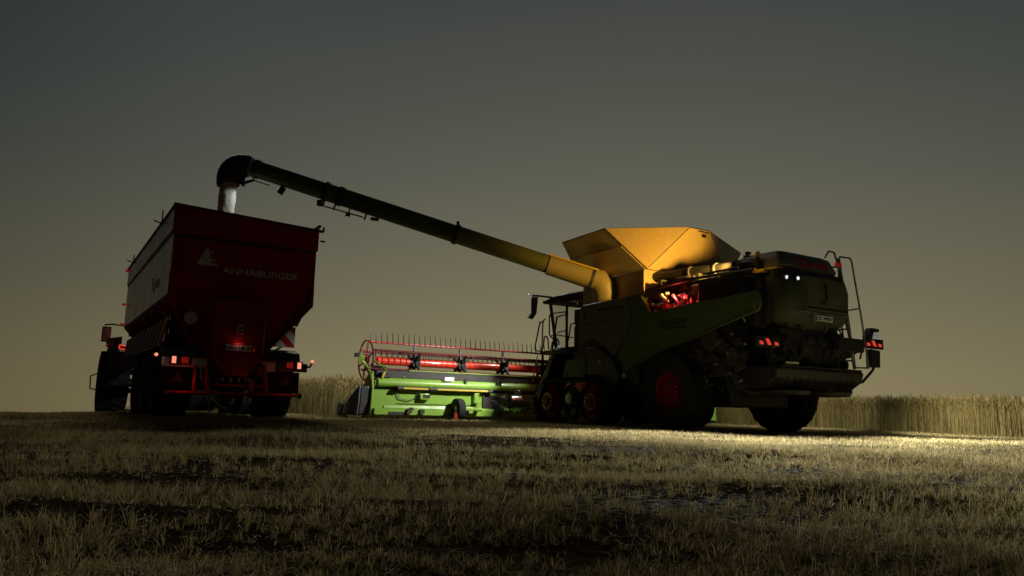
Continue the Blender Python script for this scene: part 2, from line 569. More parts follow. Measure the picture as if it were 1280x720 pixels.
# standing crop: stalk plus drooping ear
def crop_points():
    pts = []
    def strip(n, u, v):     # u, v: combine coordinates
        pts.append(np.stack([u, v], -1))
    n = 50000   # right-hand wall (facing the viewer), thick at its edge
    strip(n, 6.2 + rng.exponential(.5, n), rng.uniform(-22, 14, n))
    n = 14000    # left-hand wall
    strip(n, -5.9 + rng.exponential(.6, n), rng.uniform(7.4, 34, n))
    n = 9000    # in front of the header
    strip(n, rng.uniform(-5.9, 6.4, n), 7.6 + rng.exponential(.6, n))
    n = 9000    # the rest, thinner
    strip(n, rng.uniform(-5.9, 30, n), rng.uniform(8, 36, n))
    n = 8000
    strip(n, rng.uniform(6.2, 30, n), rng.uniform(-25, 10, n))
    return np.concatenate(pts)
U = crop_points()
cx = CO.x + U[:, 0] * cH - U[:, 1] * sH
cy = CO.y + U[:, 0] * sH + U[:, 1] * cH
n = len(cx)
P = np.stack([cx, cy, ground(cx, cy) - .02], -1)
H = rng.normal(.85, .05, n) + .08 * (N1(cx / 1.5, cy / 1.5) - .5)
H[U[:, 0] < 0] += .16
ang = rng.uniform(0, 2 * PI, n); ln = np.abs(rng.normal(.03, .05, n))
tone = np.clip(.5 + .5 * (N2(cx * 1.2, cy * 1.2) - .5) + rng.normal(0, .18, n), 0, 1)
M['crop'] = straw_mat('standing_wheat_straw', (.15, .125, .045), (.46, .385, .165))
stalk = blade_mesh('standing_wheat', P, H, rng.uniform(.004, .008, n), ang, ln, rng.uniform(0, .05, n), tone, M['crop'],
                   'uncut wheat standing as a wall around the combine', 'wheat')
# ears and dry leaves, joined to the same stuff object
tipz = P + np.stack([np.cos(ang) * ln * H * .6, np.sin(ang) * ln * H * .6, H * rng.uniform(.74, .98, n)], -1)
ear = blade_mesh('ear', tipz, rng.uniform(.09, .16, n), rng.uniform(.012, .02, n), ang, rng.uniform(.2, .8, n), rng.uniform(.1, .5, n),
                 np.clip(tone - .1, 0, 1), M['crop'], None, None, stalk)
lf = rng.integers(0, n, 26000)
leafP = P[lf] + np.stack([np.zeros(26000), np.zeros(26000), H[lf] * rng.uniform(.1, .7, 26000)], -1)
blade_mesh('leaf', leafP, rng.uniform(.1, .24, 26000), rng.uniform(.008, .016, 26000), rng.uniform(0, 2 * PI, 26000), rng.uniform(.2, .9, 26000),
           rng.uniform(.1, .7, 26000), np.clip(tone[lf] - .15, 0, 1), M['crop'], None, None, stalk)

# ------------------------------------------------------------------ wheels
def wheel(parent, c, R, W, rimR, rim_mat, side, nlug=20, lug=.05, rim_name='rim'):
    """an agricultural wheel about the local x axis: tyre part with rim sub-part"""
    c = Vector(c)
    t = MB()
    h = W / 2
    t.lathe([(rimR, -h * .72), (rimR + .04, -h * .9), (R * .84, -h), (R * .95, -h * .93), (R - lug, -h * .78), (R - lug * .8, 0), (R - lug, h * .78),
             (R * .95, h * .93), (R * .84, h), (rimR + .04, h * .9), (rimR, h * .72)], c, 0, 48)
    for s in (-1, 1):
        for k in range(nlug):
            a = 2 * PI * (k + (.5 if s > 0 else 0)) / nlug
            vs = []
            for (u, da) in ((.0, -.0), (1.0, .22)):
                for (dr, wd) in ((-lug * 1.2, .058), (0.0, .04)):
                    for e in (-1, 1):
                        aa = a + da * s * 0 + da + e * wd / R * .62
                        r = R + dr - (lug * .5 if u else 0)
                        vs.append(c + Vector((s * u * h * .97, math.cos(aa) * r, math.sin(aa) * r)))
            t.add(vs, [(0, 1, 3, 2), (4, 6, 7, 5), (0, 4, 5, 1), (2, 3, 7, 6), (0, 2, 6, 4), (1, 5, 7, 3)])
    w = t.build('wheel', M['rubber'], parent, smooth=30)
    r = MB()
    s = side
    r.lathe([(rimR + .015, -h * .7), (rimR - .02, -h * .6), (rimR - .05, 0), (rimR - .02, h * .6), (rimR + .015, h * .7)], c, 0, 40)
    r.lathe([(rimR - .04, s * h * .30), (rimR * .62, s * h * .1), (rimR * .55, s * h * .12), (rimR * .5, s * h * .42), (.16, s * h * .46), (.14, s * h * .7), (.0, s * h * .72)], c, 0, 36)
    ro = r.build(rim_name, rim_mat, w)
    b = MB()
    for k in range(10):
        a = 2 * PI * k / 10
        b.lathe([(.024, 0), (.024, s * .03), (0, s * .03)], c + Vector((s * h * .45, math.cos(a) * rimR * .42, math.sin(a) * rimR * .42)), 0, 6)
    b.each('wheel_bolt', M['galv'], w)
    return w

def lamp_light(name, kind, loc, energy, col, parent, target=None, size=.06, angle=90, blend=.6):
    d = bpy.data.lights.new(name, kind)
    d.energy = energy
    d.color = col
    d.shadow_soft_size = size
    if kind == 'SPOT':
        d.spot_size = rad(angle); d.spot_blend = blend
    o = bpy.data.objects.new(name, d)
    link(o, parent)
    o.location = loc
    if target is not None:
        o.rotation_euler = (Vector(target) - Vector(loc)).to_track_quat('-Z', 'Y').to_euler()
    return o

# ================================================================== COMBINE
comb = thing('combine_harvester', 'large green combine harvester unloading grain, open tank on top', 'combine', CO, HEAD)

# --- chassis
b = MB()
b.span((-1.5, -1.7, 1.05), (1.5, 1.5, 2.38))
b.span((-1.5, 1.5, 1.35), (1.5, 3.3, 2.38))
b.span((-1.5, .72, 2.38), (1.5, 3.3, 2.78))
b.span((-1.42, -1.9, 2.38), (1.5, -.72, 2.92))
b.span((-.75, -.72, 2.38), (1.5, .72, 2.92))
b.span((-.55, -1.2, .72), (.55, 3.2, 1.1))
b.span((-.95, -2.15, 1.45), (.95, -1.7, 2.3))
b.span((-.85, -1.0, .50), (.85, 1.7, 1.06))
body = b.build('chassis', M['black'], comb, bevel=.03)

# undercarriage clutter: belts, pulleys, guards below the side panel
b = MB()
R2 = random.Random(5)
for (y, z, r) in ((-1.2, 1.75, .22), (-.45, 1.35, .30), (.35, 1.15, .16), (.9, 1.02, .12), (-1.75, 1.4, .17), (-.1, 1.72, .12)):
    for sx in (-1, 1):
        b.lathe([(0, 0), (r * .3, .0), (r * .3, .05), (r * .85, .05), (r, .03), (r, -.05), (0, -.05)], (sx * 1.56, y, z), 0, 24)
b.each('drive_pulley', M['dark'], comb)
b = MB()
for sx in (-1, 1):
    for a, c in (((-1.2, 1.97), (-.45, 1.65)), ((-1.2, 1.53), (-.45, 1.05)), ((-.45, 1.65), (.35, 1.31)), ((-.45, 1.05), (.35, .99)), ((-1.75, 1.57), (-1.2, 1.97)), ((-1.75, 1.23), (-1.2, 1.53))):
        b.tube([(sx * 1.57, a[0], a[1]), (sx * 1.57, c[0], c[1])], .02, 6)
b.each('drive_belt', M['rubber'], comb)
b = MB()
for k in range(34):
    y = R2.uniform(-2.0, 1.0); z = R2.uniform(.75, 1.75)
    b.box((-1.53 - R2.uniform(0, .05), y, z), (.08, R2.uniform(.05, .35), R2.uniform(.03, .14)), (R2.uniform(-.5, .5), 0, 0))
for k in range(14):
    y = R2.uniform(-2.0, .8); z = R2.uniform(.8, 1.6)
    b.tube([(-1.55, y, z), (-1.6, y + R2.uniform(-.3, .3), z + R2.uniform(-.2, .2)), (-1.55, y + R2.uniform(-.5, .5), z + R2.uniform(-.3, .3))], .018, 6)
b.each('side_linkage', M['dark'], comb, bevel=.006)
b = MB()
for k in range(26):
    y = R2.uniform(-2.1, .9); z = R2.uniform(.8, 1.85)
    b.box((-1.6, y, z), (.03, R2.uniform(.02, .08), R2.uniform(.02, .05)), (R2.uniform(-1, 1), 0, 0))
b.each('steel_fitting', M['steel'], comb, bevel=.004)

# --- side panels, left and right
lower = [(2.87, 1.85), (2.29, 1.99), (1.94, 1.80), (1.6, 1.52), (1.17, 1.19)]
for sx in (-1, 1):
    x0, x1 = sx * 1.58, sx * 1.65
    pf = [(2.86, 2.80), (1.09, 2.83), (1.0, 2.30), (1.52, 1.60)] + [(1.6, 1.55), (1.94, 1.80), (2.29, 1.99), (2.87, 1.85)]
    o = MB().prism(pf, 0, x0, x1).build('front_side_panel', M['panel'], comb, bevel=.025)
    part_label(o, 'pale grey side panel behind the cab')
    pr = [(1.075, 2.83), (.75, 2.83), (.65, 2.75), (.43, 2.41), (-.64, 2.49), (-2.30, 2.56), (-2.44, 2.52), (-2.46, 2.3), (-2.40, 2.19), (-1.51, 1.98), (-.46, 1.71), (.73, 1.35), (1.17, 1.19), (1.49, 1.585), (.985, 2.295)]
    if sx > 0:      # the far side ends short of the ladder
        pr = [(.8 + (y - .8) * .6 if y < .8 else y, z) for y, z in pr]
    o = MB().prism(pr, 0, x0, x1).build('side_panel', M['sidegreen'], comb, bevel=.025)
    if sx < 0:
        # a narrow edge trim along the lower edge
        e = MB()
        e.tube([(-1.66, -2.42, 2.22), (-1.66, -1.51, 2.0), (-1.66, -.46, 1.73), (-1.66, .73, 1.37), (-1.66, 1.17, 1.215)], .012, 6)
        e.build('panel_trim', M['dark'], o)
        lettering('model_lettering', 'LEXION', .135, (-1.655, .14, 2.10), (0, -1, .03), (0, 0, 1), M['blackdecal'], o, width=.74, bold=.006)
        g = MB()
        for zz in (2.03, 2.06):
            g.box((-1.655, -.25, zz), (.008, .8, .012))
        g.each('decal_line', M['blackdecal'], o)
for o in [c for c in comb.children if c.name.startswith('front_side_panel')][:1]:
    lettering('number_lettering', '1', .30, (-1.655, 2.74, 2.45), (0, -1, 0), (0, 0, 1), M['blackdecal'], o, bold=.012)
    g = MB()
    g.box((-1.655, 2.2, 2.33), (.008, 1.0, .02)); g.box((-1.655, 1.75, 2.62), (.008, .9, .05)); g.box((-1.655, 1.8, 2.12), (.008, 1.3, .012))
    g.each('decal_line', M['blackdecal'], o)
# small latches and handles
b = MB()
for y, z in ((-2.34, 2.36), (-2.1, 2.15)):
    b.tube([(-1.66, y, z), (-1.69, y - .01, z - .07), (-1.66, y - .02, z - .14)], .012, 6)
b.each('panel_handle', M['steel'], comb)

# --- engine bay seen through the open notch in the left side
b = MB()
R3 = random.Random(12)
for k in range(26):
    y = R3.uniform(-.62, .6); z = R3.uniform(2.42, 2.85); x = R3.uniform(-1.3, -.85)
    if k % 2:
        b.box((x, y, z), (R3.uniform(.05, .2), R3.uniform(.05, .22), R3.uniform(.04, .12)), (R3.uniform(-.4, .4), 0, R3.uniform(-.5, .5)))
    else:
        b.tube([(x, y, z), (x - .1, y + R3.uniform(-.15, .15), z + R3.uniform(-.1, .15)), (x, y + R3.uniform(-.35, .35), z + R3.uniform(-.2, .2))], R3.uniform(.015, .045), 8)
b.each('engine', M['steel'], comb, bevel=.008)
b = MB()
for k in range(12):
    y = R3.uniform(-.6, .6); z = R3.uniform(2.4, 2.8); x = R3.uniform(-1.25, -.9)
    b.box((x, y, z), (.1, R3.uniform(.06, .2), R3.uniform(.06, .2)), (R3.uniform(-.5, .5), 0, 0))
b.each('engine_block', M['red'], comb, bevel=.01)
b = MB()
b.tube([(-1.5, .70, 2.93), (-1.5, -.66, 3.0)], .03, 8)
b.tube([(-1.52, -.66, 3.0), (-1.52, -2.2, 2.98)], .03, 8)
b.tube([(-1.52, -.55, 2.55), (-1.52, -.66, 3.0)], .018, 8)
b.tube([(-1.45, -.9, 3.07), (-1.45, -1.8, 3.08)], .022, 8)
b.span((-1.5, -2.0, 2.90), (-1.0, -.72, 2.96))
b.build('engine_deck_rail', M['black'], comb)
# belts and brackets on the engine deck
b = MB()
for k in range(22):
    y = R3.uniform(-1.6, .5); z = R3.uniform(2.95, 3.12); x = R3.uniform(-1.35, -.7)
    b.box((x, y, z), (R3.uniform(.05, .25), R3.uniform(.05, .3), R3.uniform(.05, .2)), (0, 0, R3.uniform(-.5, .5)))
b.each('engine_deck_fitting', M['blackrubber'], comb, bevel=.01)
b = MB()
b.span((-.95, -1.9, 2.92), (1.4, .85, 3.14))
b.build('engine_deck', M['black'], comb, bevel=.04)
# air pipe with clamps
b = MB()
b.tube([(-1.0, 1.05, 3.31), (-1.0, -1.2, 3.22), (-1.0, -1.9, 3.2)], .105, 16)
pipe = b.build('air_pipe', M['blackrubber'], comb)
b = MB()
for y in (-.15, -.85, -1.45):
    zc = 3.31 - (1.05 - y) * .04
    b.lathe([(.107, -.02), (.122, -.02), (.122, .02), (.107, .02)], (-1.0, y, zc), 1, 24)
    b.box((-1.06, y, zc - .14), (.03, .04, .14))
b.each('pipe_clamp', M['steel'], pipe)
b = MB()
b.prism([(-1.78, 3.0), (-1.90, 3.0), (-1.86, 3.10), (-1.83, 3.28), (-1.80, 3.12)], 0, -1.05, -.9)
b.box((-1.0, -1.98, 3.03), (.16, .22, .07))
b.build('pipe_bracket', M['yellow'], comb, bevel=.01)
b = MB()
b.tube([(-.85, -1.75, 3.22), (-.85, -1.75, 3.36)], .035, 10)
b.lathe([(0, .36), (.03, .36), (.03, .34)], (-.85, -1.75, 3.0), 2, 12)
bc = b.build('beacon_post', M['black'], comb)
b = MB()
b.lathe([(.0, .10), (.04, .095), (.05, .07), (.052, 0), (.0, 0)], (-.85, -1.75, 3.37), 2, 18)
b.build('beacon_lens', M['amber'], bc)
b = MB()
b.box((-1.0, -1.62, 3.38), (.12, .1, .03)); b.tube([(-1.03, -1.60, 3.28), (-1.03, -1.60, 3.39)], .015, 6); b.box((-.97, -1.62, 3.44), (.10, .08, .05))
b.build('deck_camera', M['black'], comb, bevel=.01)

b = MB()
b.box((-1.30, -1.60, 3.20), (.10, .12, .10)); b.tube([(-1.30, -1.62, 3.15), (-1.30, -1.62, 2.94)], .02, 8)
b.build('deck_lamp', M['black'], comb, bevel=.01)
# --- grain tank
b = MB()
b.prism([(.95, 2.78), (3.28, 2.78), (3.28, 3.46), (.95, 3.46)], 0, -1.25, 1.25)
tank = b.build('grain_tank', M['tank'], comb, bevel=.02)
P1, P2 = (-1.9, 3.26, 4.36), (-1.9, 1.63, 4.40)
Q1, Q2 = (1.95, 3.26, 4.36), (2.35, 1.50, 4.36)
B1, B2, B3, B4 = (-1.27, .93, 3.46), (1.27, .93, 3.46), (-1.27, 3.3, 3.46), (1.27, 3.3, 3.46)
T1, T2 = (-.30, .60, 4.47), (.30, .60, 4.47)
BC = (.30, .93, 3.46)
F1, F2 = (-1.2, 3.9, 4.3), (1.2, 3.9, 4.3)
for nm, pts in (('tank_flap', [P1, P2, B1, B3]), ('tank_flap', [Q2, Q1, B4, B2]), ('tank_flap', [T1, T2, BC, B1]), ('tank_flap', [F2, F1, B3, B4]),
                ('tank_gusset', [P2, T1, B1]), ('tank_gusset', [T2, Q2, B2, BC]), ('tank_gusset', [F1, P1, B3]), ('tank_gusset', [Q1, F2, B4])):
    m = MB().poly(pts)
    m.build(nm, M['tank'], tank, smooth=0, solid=.022)
# stiffening lips along folds and an overlapping lower sheet on the left flap
b = MB()
lo = lambda p, q, t: tuple(p[i] + (q[i] - p[i]) * t for i in range(3))
b.tube([T1, B1], .014, 6); b.tube([T2, BC], .012, 6); b.tube([P2, B1], .018, 6); b.tube([P1, P2], .016, 6); b.tube([P2, T1], .012, 6); b.tube([T1, T2], .014, 6); b.tube([T2, Q2], .014, 6)
b.build('flap_edge', M['dark'], tank)
b = MB()
a1, a2 = lo(P1, B3, .42), lo(P2, B1, .42)
off = Vector((-.035, .0, -.02))
b.poly([Vector(a1) + off + Vector((0, .14, 0)), Vector(a2) + off, Vector(B1) + off, Vector(B3) + off + Vector((0, .14, 0))])
b.build('flap_liner', M['tank'], tank, smooth=0, solid=.02)
b = MB()
b.box((.12, .57, 4.32), (.10, .03, .07)); b.tube([(-.05, .58, 4.42), (.26, .56, 4.40)], .014, 6)
b.build('flap_latch', M['black'], tank, bevel=.005)
# tank corner post that catches the amber light
b = MB()
b.prism([(.93, 2.86), (1.02, 2.86), (1.02, 3.44), (.93, 3.44)], 0, -1.36, -1.24)
b.build('tank_corner_post', M['tank'], tank, bevel=.01)

# --- unloading auger
A0, A1 = Vector((-1.32, 2.3, 3.3)), Vector((-8.80, 6.38, 5.80))
ad = (A1 - A0).normalized()
alen = (A1 - A0).length
at = lambda t: A0 + ad * (alen * t)
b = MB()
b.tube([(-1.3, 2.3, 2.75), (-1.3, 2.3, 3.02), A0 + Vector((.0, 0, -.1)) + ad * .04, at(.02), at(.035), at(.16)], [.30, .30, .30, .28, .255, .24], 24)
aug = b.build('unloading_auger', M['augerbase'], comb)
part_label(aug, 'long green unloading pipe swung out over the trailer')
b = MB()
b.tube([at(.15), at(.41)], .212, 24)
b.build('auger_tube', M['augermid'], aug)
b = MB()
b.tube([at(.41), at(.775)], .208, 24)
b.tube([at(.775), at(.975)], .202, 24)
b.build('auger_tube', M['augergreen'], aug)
side = ad.cross(Vector((0, 0, 1))).normalized()
upv = side.cross(ad).normalized()
b = MB()
for t, r, w in ((.04, .27, .03), (.415, .24, .05), (.735, .232, .05), (.775, .238, .03), (.965, .226, .05), (.985, .232, .03)):
    p = at(t)
    b.tube([p - ad * w, p + ad * w], r, 24)
b.each('auger_flange', M['black'], aug)
b = MB()
b.tube([at(.03) - side * .22 + upv * .2, at(.17) - side * .2 + upv * .19], .02, 6)
b.tube([at(.77) - upv * .34, at(.66) - upv * .30], .018, 6); b.tube([at(.97) - upv * .28, at(.92) - upv * .27], .016, 6)
b.each('auger_rod', M['yellow'], aug)
b = MB()
for t in (.74, .77, .655):
    b.tube([at(t) - upv * .2, at(t) - upv * .35], .025, 6)
b.box(at(.63) - upv * .26, (.18, .1, .06)); b.box(at(.78) - upv * .3, (.12, .08, .14)); b.box(at(.42) + upv * .27, (.06, .06, .08))
b.build('auger_bracket', M['dark'], aug, bevel=.006)
# work lamp on the pipe
lp = at(.885) - upv * .30
b = MB()
b.tube([at(.885) - upv * .2, lp], .025, 8)
b.box(lp, (.13, .13, .17), (0, .5, -.3))
wl = b.build('auger_lamp', M['black'], aug, bevel=.015)
b = MB()
b.lathe([(0, 0), (.05, 0), (.05, .02), (0, .02)], lp + Vector((-.08, .03, .02)), 0, 14)
b.build('lamp_lens', M['lampdim'], wl)
lp2 = at(.70) - upv * .36  # second lamp, added to carry the spot on the left crop
b = MB()
b.tube([at(.70) - upv * .2, lp2], .02, 8)
b.box(lp2, (.11, .11, .09), (0, .2, -.3))
wl2 = b.build('auger_lamp', M['black'], aug, bevel=.012)
b = MB()
b.lathe([(0, -.05), (.04, -.05), (.04, -.04), (0, -.04)], lp2, 2, 14)
b.build('lamp_lens', M['lampdim'], wl2)
# bent spout
b = MB()
pts, rs = [], []
c0 = at(.985)
drop = Vector((0, 0, -1))
for k in range(9):
    t = k / 8
    a = t * rad(95)
    pts.append(c0 + ad * (.50 * math.sin(a)) + drop * (.50 * (1 - math.cos(a))) + drop * .0)
    rs.append(.235 + .03 * math.sin(t * PI))
pts.append(pts[-1] + drop * .04 - ad * .01); rs.append(.235)
b.tube(pts, rs, 24, caps=False)
sp = b.build('auger_spout', M['blackrubber'], aug, solid=.02)
b = MB()
e = pts[-1]
b.lathe([(.245, 0), (.258, 0), (.258, .1), (.245, .1)], e, 2, 24)
b.build('spout_ring', M['darkred'], sp)
b = MB()
b.tube([c0 - ad * .2 - upv * .26, c0 + ad * .02 - upv * .42, e + Vector((.33, -.1, .02))], .03, 6)
b.poly([c0 - upv * .2, c0 - upv * .38, e + Vector((.30, -.08, .0)), e + Vector((.2, -.05, .1))])
b.build('spout_flap', M['blackrubber'], sp, solid=.02)
SPOUT = Vector(e)

# --- rear hood and tail
def rounded_plan(xh, yr, yf, r, n=7):
    pts = [(-xh, yf)]
    for k in range(n):
        a = PI + k / (n - 1) * PI / 2
        pts.append((-xh + r + r * math.cos(a), yr + r + r * math.sin(a)))
    for k in range(n):
        a = 1.5 * PI + k / (n - 1) * PI / 2
        pts.append((xh - r + r * math.cos(a), yr + r + r * math.sin(a)))
    pts.append((xh, yf))
    return pts
def loft(mb, levels):
    rings = []
    for z, plan in levels:
        rings.append([(p[0], p[1], z) for p in plan])
    n = len(rings[0])
    vs = [p for r in rings for p in r]
    fs = []
    for i in range(len(rings) - 1):
        for j in range(n):
            k = (j + 1) % n
            fs.append((i * n + j, i * n + k, (i + 1) * n + k, (i + 1) * n + j))
    fs.append(tuple(range(n))[::-1]); fs.append(tuple(range((len(rings) - 1) * n, len(rings) * n)))
    mb.add(vs, fs)
b = MB()
loft(b, [(1.98, rounded_plan(.88, -2.22, -1.5, .3)), (2.12, rounded_plan(.99, -2.42, -1.5, .34)), (2.26, rounded_plan(1.02, -2.5, -1.5, .34)), (2.7, rounded_plan(1.02, -2.52, -1.5, .34)), (3.0, rounded_plan(1.0, -2.44, -1.5, .34)), (3.06, rounded_plan(.97, -2.36, -1.5, .32))])
rear = b.build('rear_hood', M['hood'], comb, smooth=40)
b = MB()
loft(b, [(2.30, [(-.5, -2.545), (-.5, -2.5), (.74, -2.5), (.74, -2.545)]), (2.7, [(-.53, -2.56), (-.53, -2.5), (.74, -2.5), (.74, -2.56)]), (2.96, [(-.56, -2.485), (-.56, -2.4), (.74, -2.4), (.74, -2.485)])])
rp = b.build('rear_panel', M['panel'], rear, bevel=.012)
lettering('number_lettering', '1', .40, (-.03, -2.565, 2.545), (1, 0, 0), (0, .05, 1), M['blackdecal'], rp, bold=.02)
lettering('small_lettering', '8900', .085, (-.12, -2.565, 2.42), (1, 0, 0), (0, 0, 1), M['blackdecal'], rp, bold=.003)
b = MB()
for k in range(26):
    b.box((-.46 + k * .045, -2.562, 2.345), (.024, .012, .03))
for k in range(12):
    b.box((-.475 - k * .004, -2.56 if k < 8 else -2.54 + (k - 8) * .012, 2.36 + k * .048), (.022, .02, .022))
b.each('vent_slot', M['blackdecal'], rp)
b = MB()
b.box((.05, -2.50, 2.27), (1.5, .04, .02)); b.box((-.25, -2.53, 2.25), (.12, .03, .03)); b.box((.25, -2.53, 2.25), (.12, .03, .03))
b.build('hood_seam', M['galv'], rear, bevel=.004)
# engine cover with maker's lettering
b = MB()
loft(b, [(3.08, rounded_plan(.82, -2.26, -1.25, .10)), (3.16, rounded_plan(.84, -2.30, -1.25, .12)), (3.40, rounded_plan(.76, -2.20, -1.25, .12)), (3.46, rounded_plan(.68, -2.10, -1.25, .12))])
cov = b.build('engine_cover', M['coverpaint'], comb, smooth=40)
lettering('maker_lettering', 'CLAAS', .19, (-.36, -2.304, 3.185), (1, 0, 0), (0, .42, 1), M['reddecal'], cov, width=.86, bold=.01)
b = MB()
b.span((-.98, -2.3, 3.055), (.98, -1.4, 3.085))
for k in range(6):
    b.box((-.3 + k * .13, -2.3, 3.10), (.09, .03, .03))
b.build('cover_yellow_slots', M['yellow'], cov)  # yellow imitates amber light showing under the cover
# work lamps on the hood's left corner
for (x, y, z) in ((-.86, -2.40, 2.88), (-.66, -2.49, 2.87)):
    b = MB()
    b.lathe([(0, .05), (.06, .05), (.065, -.01), (.0, -.01)], (x, y, z), 1, 16)
    w = b.build('work_lamp', M['black'], rear)
    b = MB()
    b.lathe([(0, -.015), (.032, -.013), (.034, 0)], (x, y - .01, z), 1, 14)
    b.build('lamp_lens', M['lampwhite'], w)
# number plate
b = MB(); b.box((.0, -2.53, 2.17), (.52, .02, .11)); pl = b.build('number_plate', M['plate'], rear, bevel=.004)
b = MB(); b.box((-.235, -2.543, 2.17), (.045, .006, .10)); b.build('plate_band', M['blue'], pl)
lettering('plate_lettering', 'CL 8900', .085, (-.19, -2.542, 2.14), (1, 0, 0), (0, 0, 1), M['blackdecal'], pl, width=.40, bold=.002)
b = MB()
b.span((-.86, -2.25, 1.3), (.86, -1.6, 2.0))
b.span((-1.3, -1.75, 1.2), (1.3, -1.3, 2.0))
b.build('straw_hood', M['black'], comb, bevel=.05)
b = MB()
b.prism([(-1.2, 1.24), (-2.42, 1.27), (-2.5, 1.2), (-2.45, 1.02), (-2.2, .86), (-1.3, .82)], 0, -1.28, 1.22)
sprd = b.build('straw_spreader', M['black'], comb, bevel=.03)
b = MB()
b.box((0.0, -2.46, 1.25), (2.3, .08, .03))
for k in range(13):
    b.box((-1.15 + k * .19, -2.45, 1.08), (.03, .03, .16))
for x in (-.6, .6):
    b.lathe([(0, -.10), (.42, -.08), (.45, 0), (.2, .04), (0, .04)], (x, -2.1, .82), 2, 24)
for k in range(6):
    b.box((.3 + k * .12, -2.3, .86), (.05, .25, .12), (0, 0, .3))
b.build('spreader_fins', M['black'], sprd, bevel=.006)
b = MB(); b.box((-.92, -2.52, 1.30), (.34, .03, .035)); b.each('tail_reflector', M['white'], sprd)
b = MB()
R8 = random.Random(21)
for k in range(16):
    x = R8.uniform(-1.1, .75); z = R8.uniform(1.32, 1.95)
    b.box((x, -2.27 - R8.uniform(0, .06), z), (R8.uniform(.04, .3), .08, R8.uniform(.03, .2)), (0, R8.uniform(-.3, .3), 0))
for k in range(8):
    x = R8.uniform(-.9, .8)
    b.tube([(x, -2.30, 2.05), (x + R8.uniform(-.2, .2), -2.36, 1.75), (x + R8.uniform(-.4, .4), -2.30, 1.4)], .016, 6)
b.each('tail_bracket', M['black'], comb, bevel=.006)
b = MB()
for k in range(14):
    b.box((R8.uniform(-1.3, .9), -2.40, R8.uniform(.95, 2.0)), (.03, .02, .025))
b.each('tail_bolt', M['galv'], comb)
b = MB()
b.span((-1.15, -2.2, 2.02), (-1.05, -1.95, 2.5)); b.span((-1.3, -2.05, 1.95), (-1.0, -1.8, 2.9))
b.each('corner_post', M['black'], comb, bevel=.02)
# right rear platform and ladder
b = MB()
b.span((.60, -2.42, 1.62), (1.38, -1.7, 1.88))
b.prism([(.62, 1.64), (.8, 1.46), (1.1, 1.5), (1.34, 1.62)], 1, -2.3, -1.8)
b.tube([(.9, -2.3, 1.9), (.85, -2.3, 2.15)], .02, 6); b.tube([(1.1, -2.3, 1.86), (.95, -2.32, 2.25)], .02, 6)
b.build('rear_platform', M['black'], comb, bevel=.02)
b = MB()
for y in (-2.36, -1.95):
    b.box(((.76 + 1.13) / 2, y, (3.44 + 1.30) / 2), (.06, .045, 2.19), (0, -math.atan2(.37, 2.14), 0))
for k in range(7):
    t = (k + .5) / 7
    b.box((1.13 - .37 * t, -2.155, 1.3 + 2.14 * t), (.05, .4, .03))
lad = b.build('rear_ladder', M['galv'], comb, bevel=.006)
b = MB()
b.tube([(.76, -2.36, 3.43), (.82, -2.36, 3.48), (1.13, -2.36, 3.49), (1.18, -2.36, 3.42), (1.42, -2.36, 2.3), (1.58, -2.36, 1.33)], .018, 8)
b.tube([(1.36, -2.36, 2.5), (1.0, -2.36, 2.43)], .015, 6)
b.tube([(1.58, -2.36, 1.33), (1.13, -2.36, 1.32)], .015, 6)
b.tube([(.42, -2.3, 3.42), (.52, -2.32, 3.56), (.66, -2.34, 3.55), (.74, -2.36, 3.3), (.76, -2.36, 3.0)], .018, 8)
b.build('handrail', M['galv'], lad)
b = MB(); b.box((.72, -2.38, 3.31), (.16, .05, .05)); b.build('ladder_reflector', M['lampredlow'], lad)
# outrigger marker lamps left and right
def outrigger(xc, z, sx):
    b = MB()
    b.box((xc, -2.30, z), (.62, .05, .20))
    if sx > 0:
        b.tube([(1.19, -2.3, 1.04), (1.45, -2.3, 1.05), (1.80, -2.3, 1.30), (1.86, -2.3, 1.4)], .028, 8)
        b.tube([(1.3, -2.3, 1.74), (1.6, -2.3, 1.76)], .03, 8)
        b.tube([(1.4, -2.3, 1.5), (1.5, -2.3, 1.72)], .02, 8)
        b.prism([(1.74, 1.36), (2.02, 1.36), (2.04, 1.7), (1.74, 1.72)], 1, -2.33, -2.2)
        b.prism([(1.66, 1.88), (1.76, 1.88), (1.84, 2.06), (2.02, 2.08), (2.02, 2.14), (1.78, 2.15), (1.66, 2.0)], 1, -2.34, -2.2)
    else:
        b.tube([(xc, -2.3, z), (-1.2, -1.9, 1.7)], .03, 8)
        b.box((xc + .1, -2.28, z - .22), (.12, .1, .3))
    o = b.build('marker_board', M['black'], comb, bevel=.012)
    b = MB()
    for k in (-1, 0, 1):
        cx = xc + k * .2
        if sx > 0 and k == 1: cx -= .02
        b.prism([(cx - .09, z + .06), (cx - .02, z + .06), (cx + .05, z - .05), (cx - .02, z - .05)] if k == 0 else [(cx - .05, z + .01), (cx + .03, z + .0), (cx + .04, z - .05), (cx - .03, z - .05)], 1, -2.345, -2.326)
    b.each('marker_lamp', M['lampred'], o)
    return o
outrigger(-1.29, 1.66, -1)
rb = outrigger(1.86, 1.83, 1)
b = MB(); b.lathe([(0, -.05), (.055, -.045), (.065, .02), (.05, .05), (0, .05)], (1.92, -2.32, 1.99), 1, 18)
b.build('marker_work_lamp', M['lampdim'], rb)

# --- rear axle and wheels
b = MB()
b.tube([(-1.4, -.25, .78), (1.4, -.25, .78)], .13, 12)
b.span((-.5, -.45, .78), (.5, -.05, 1.1))
b.build('rear_axle', M['dark'], comb)
for sx in (-1, 1):
    wheel(comb, (sx * 1.58, -.25, .77), .79, .52, .37, M['rim'], sx, 20, .055)

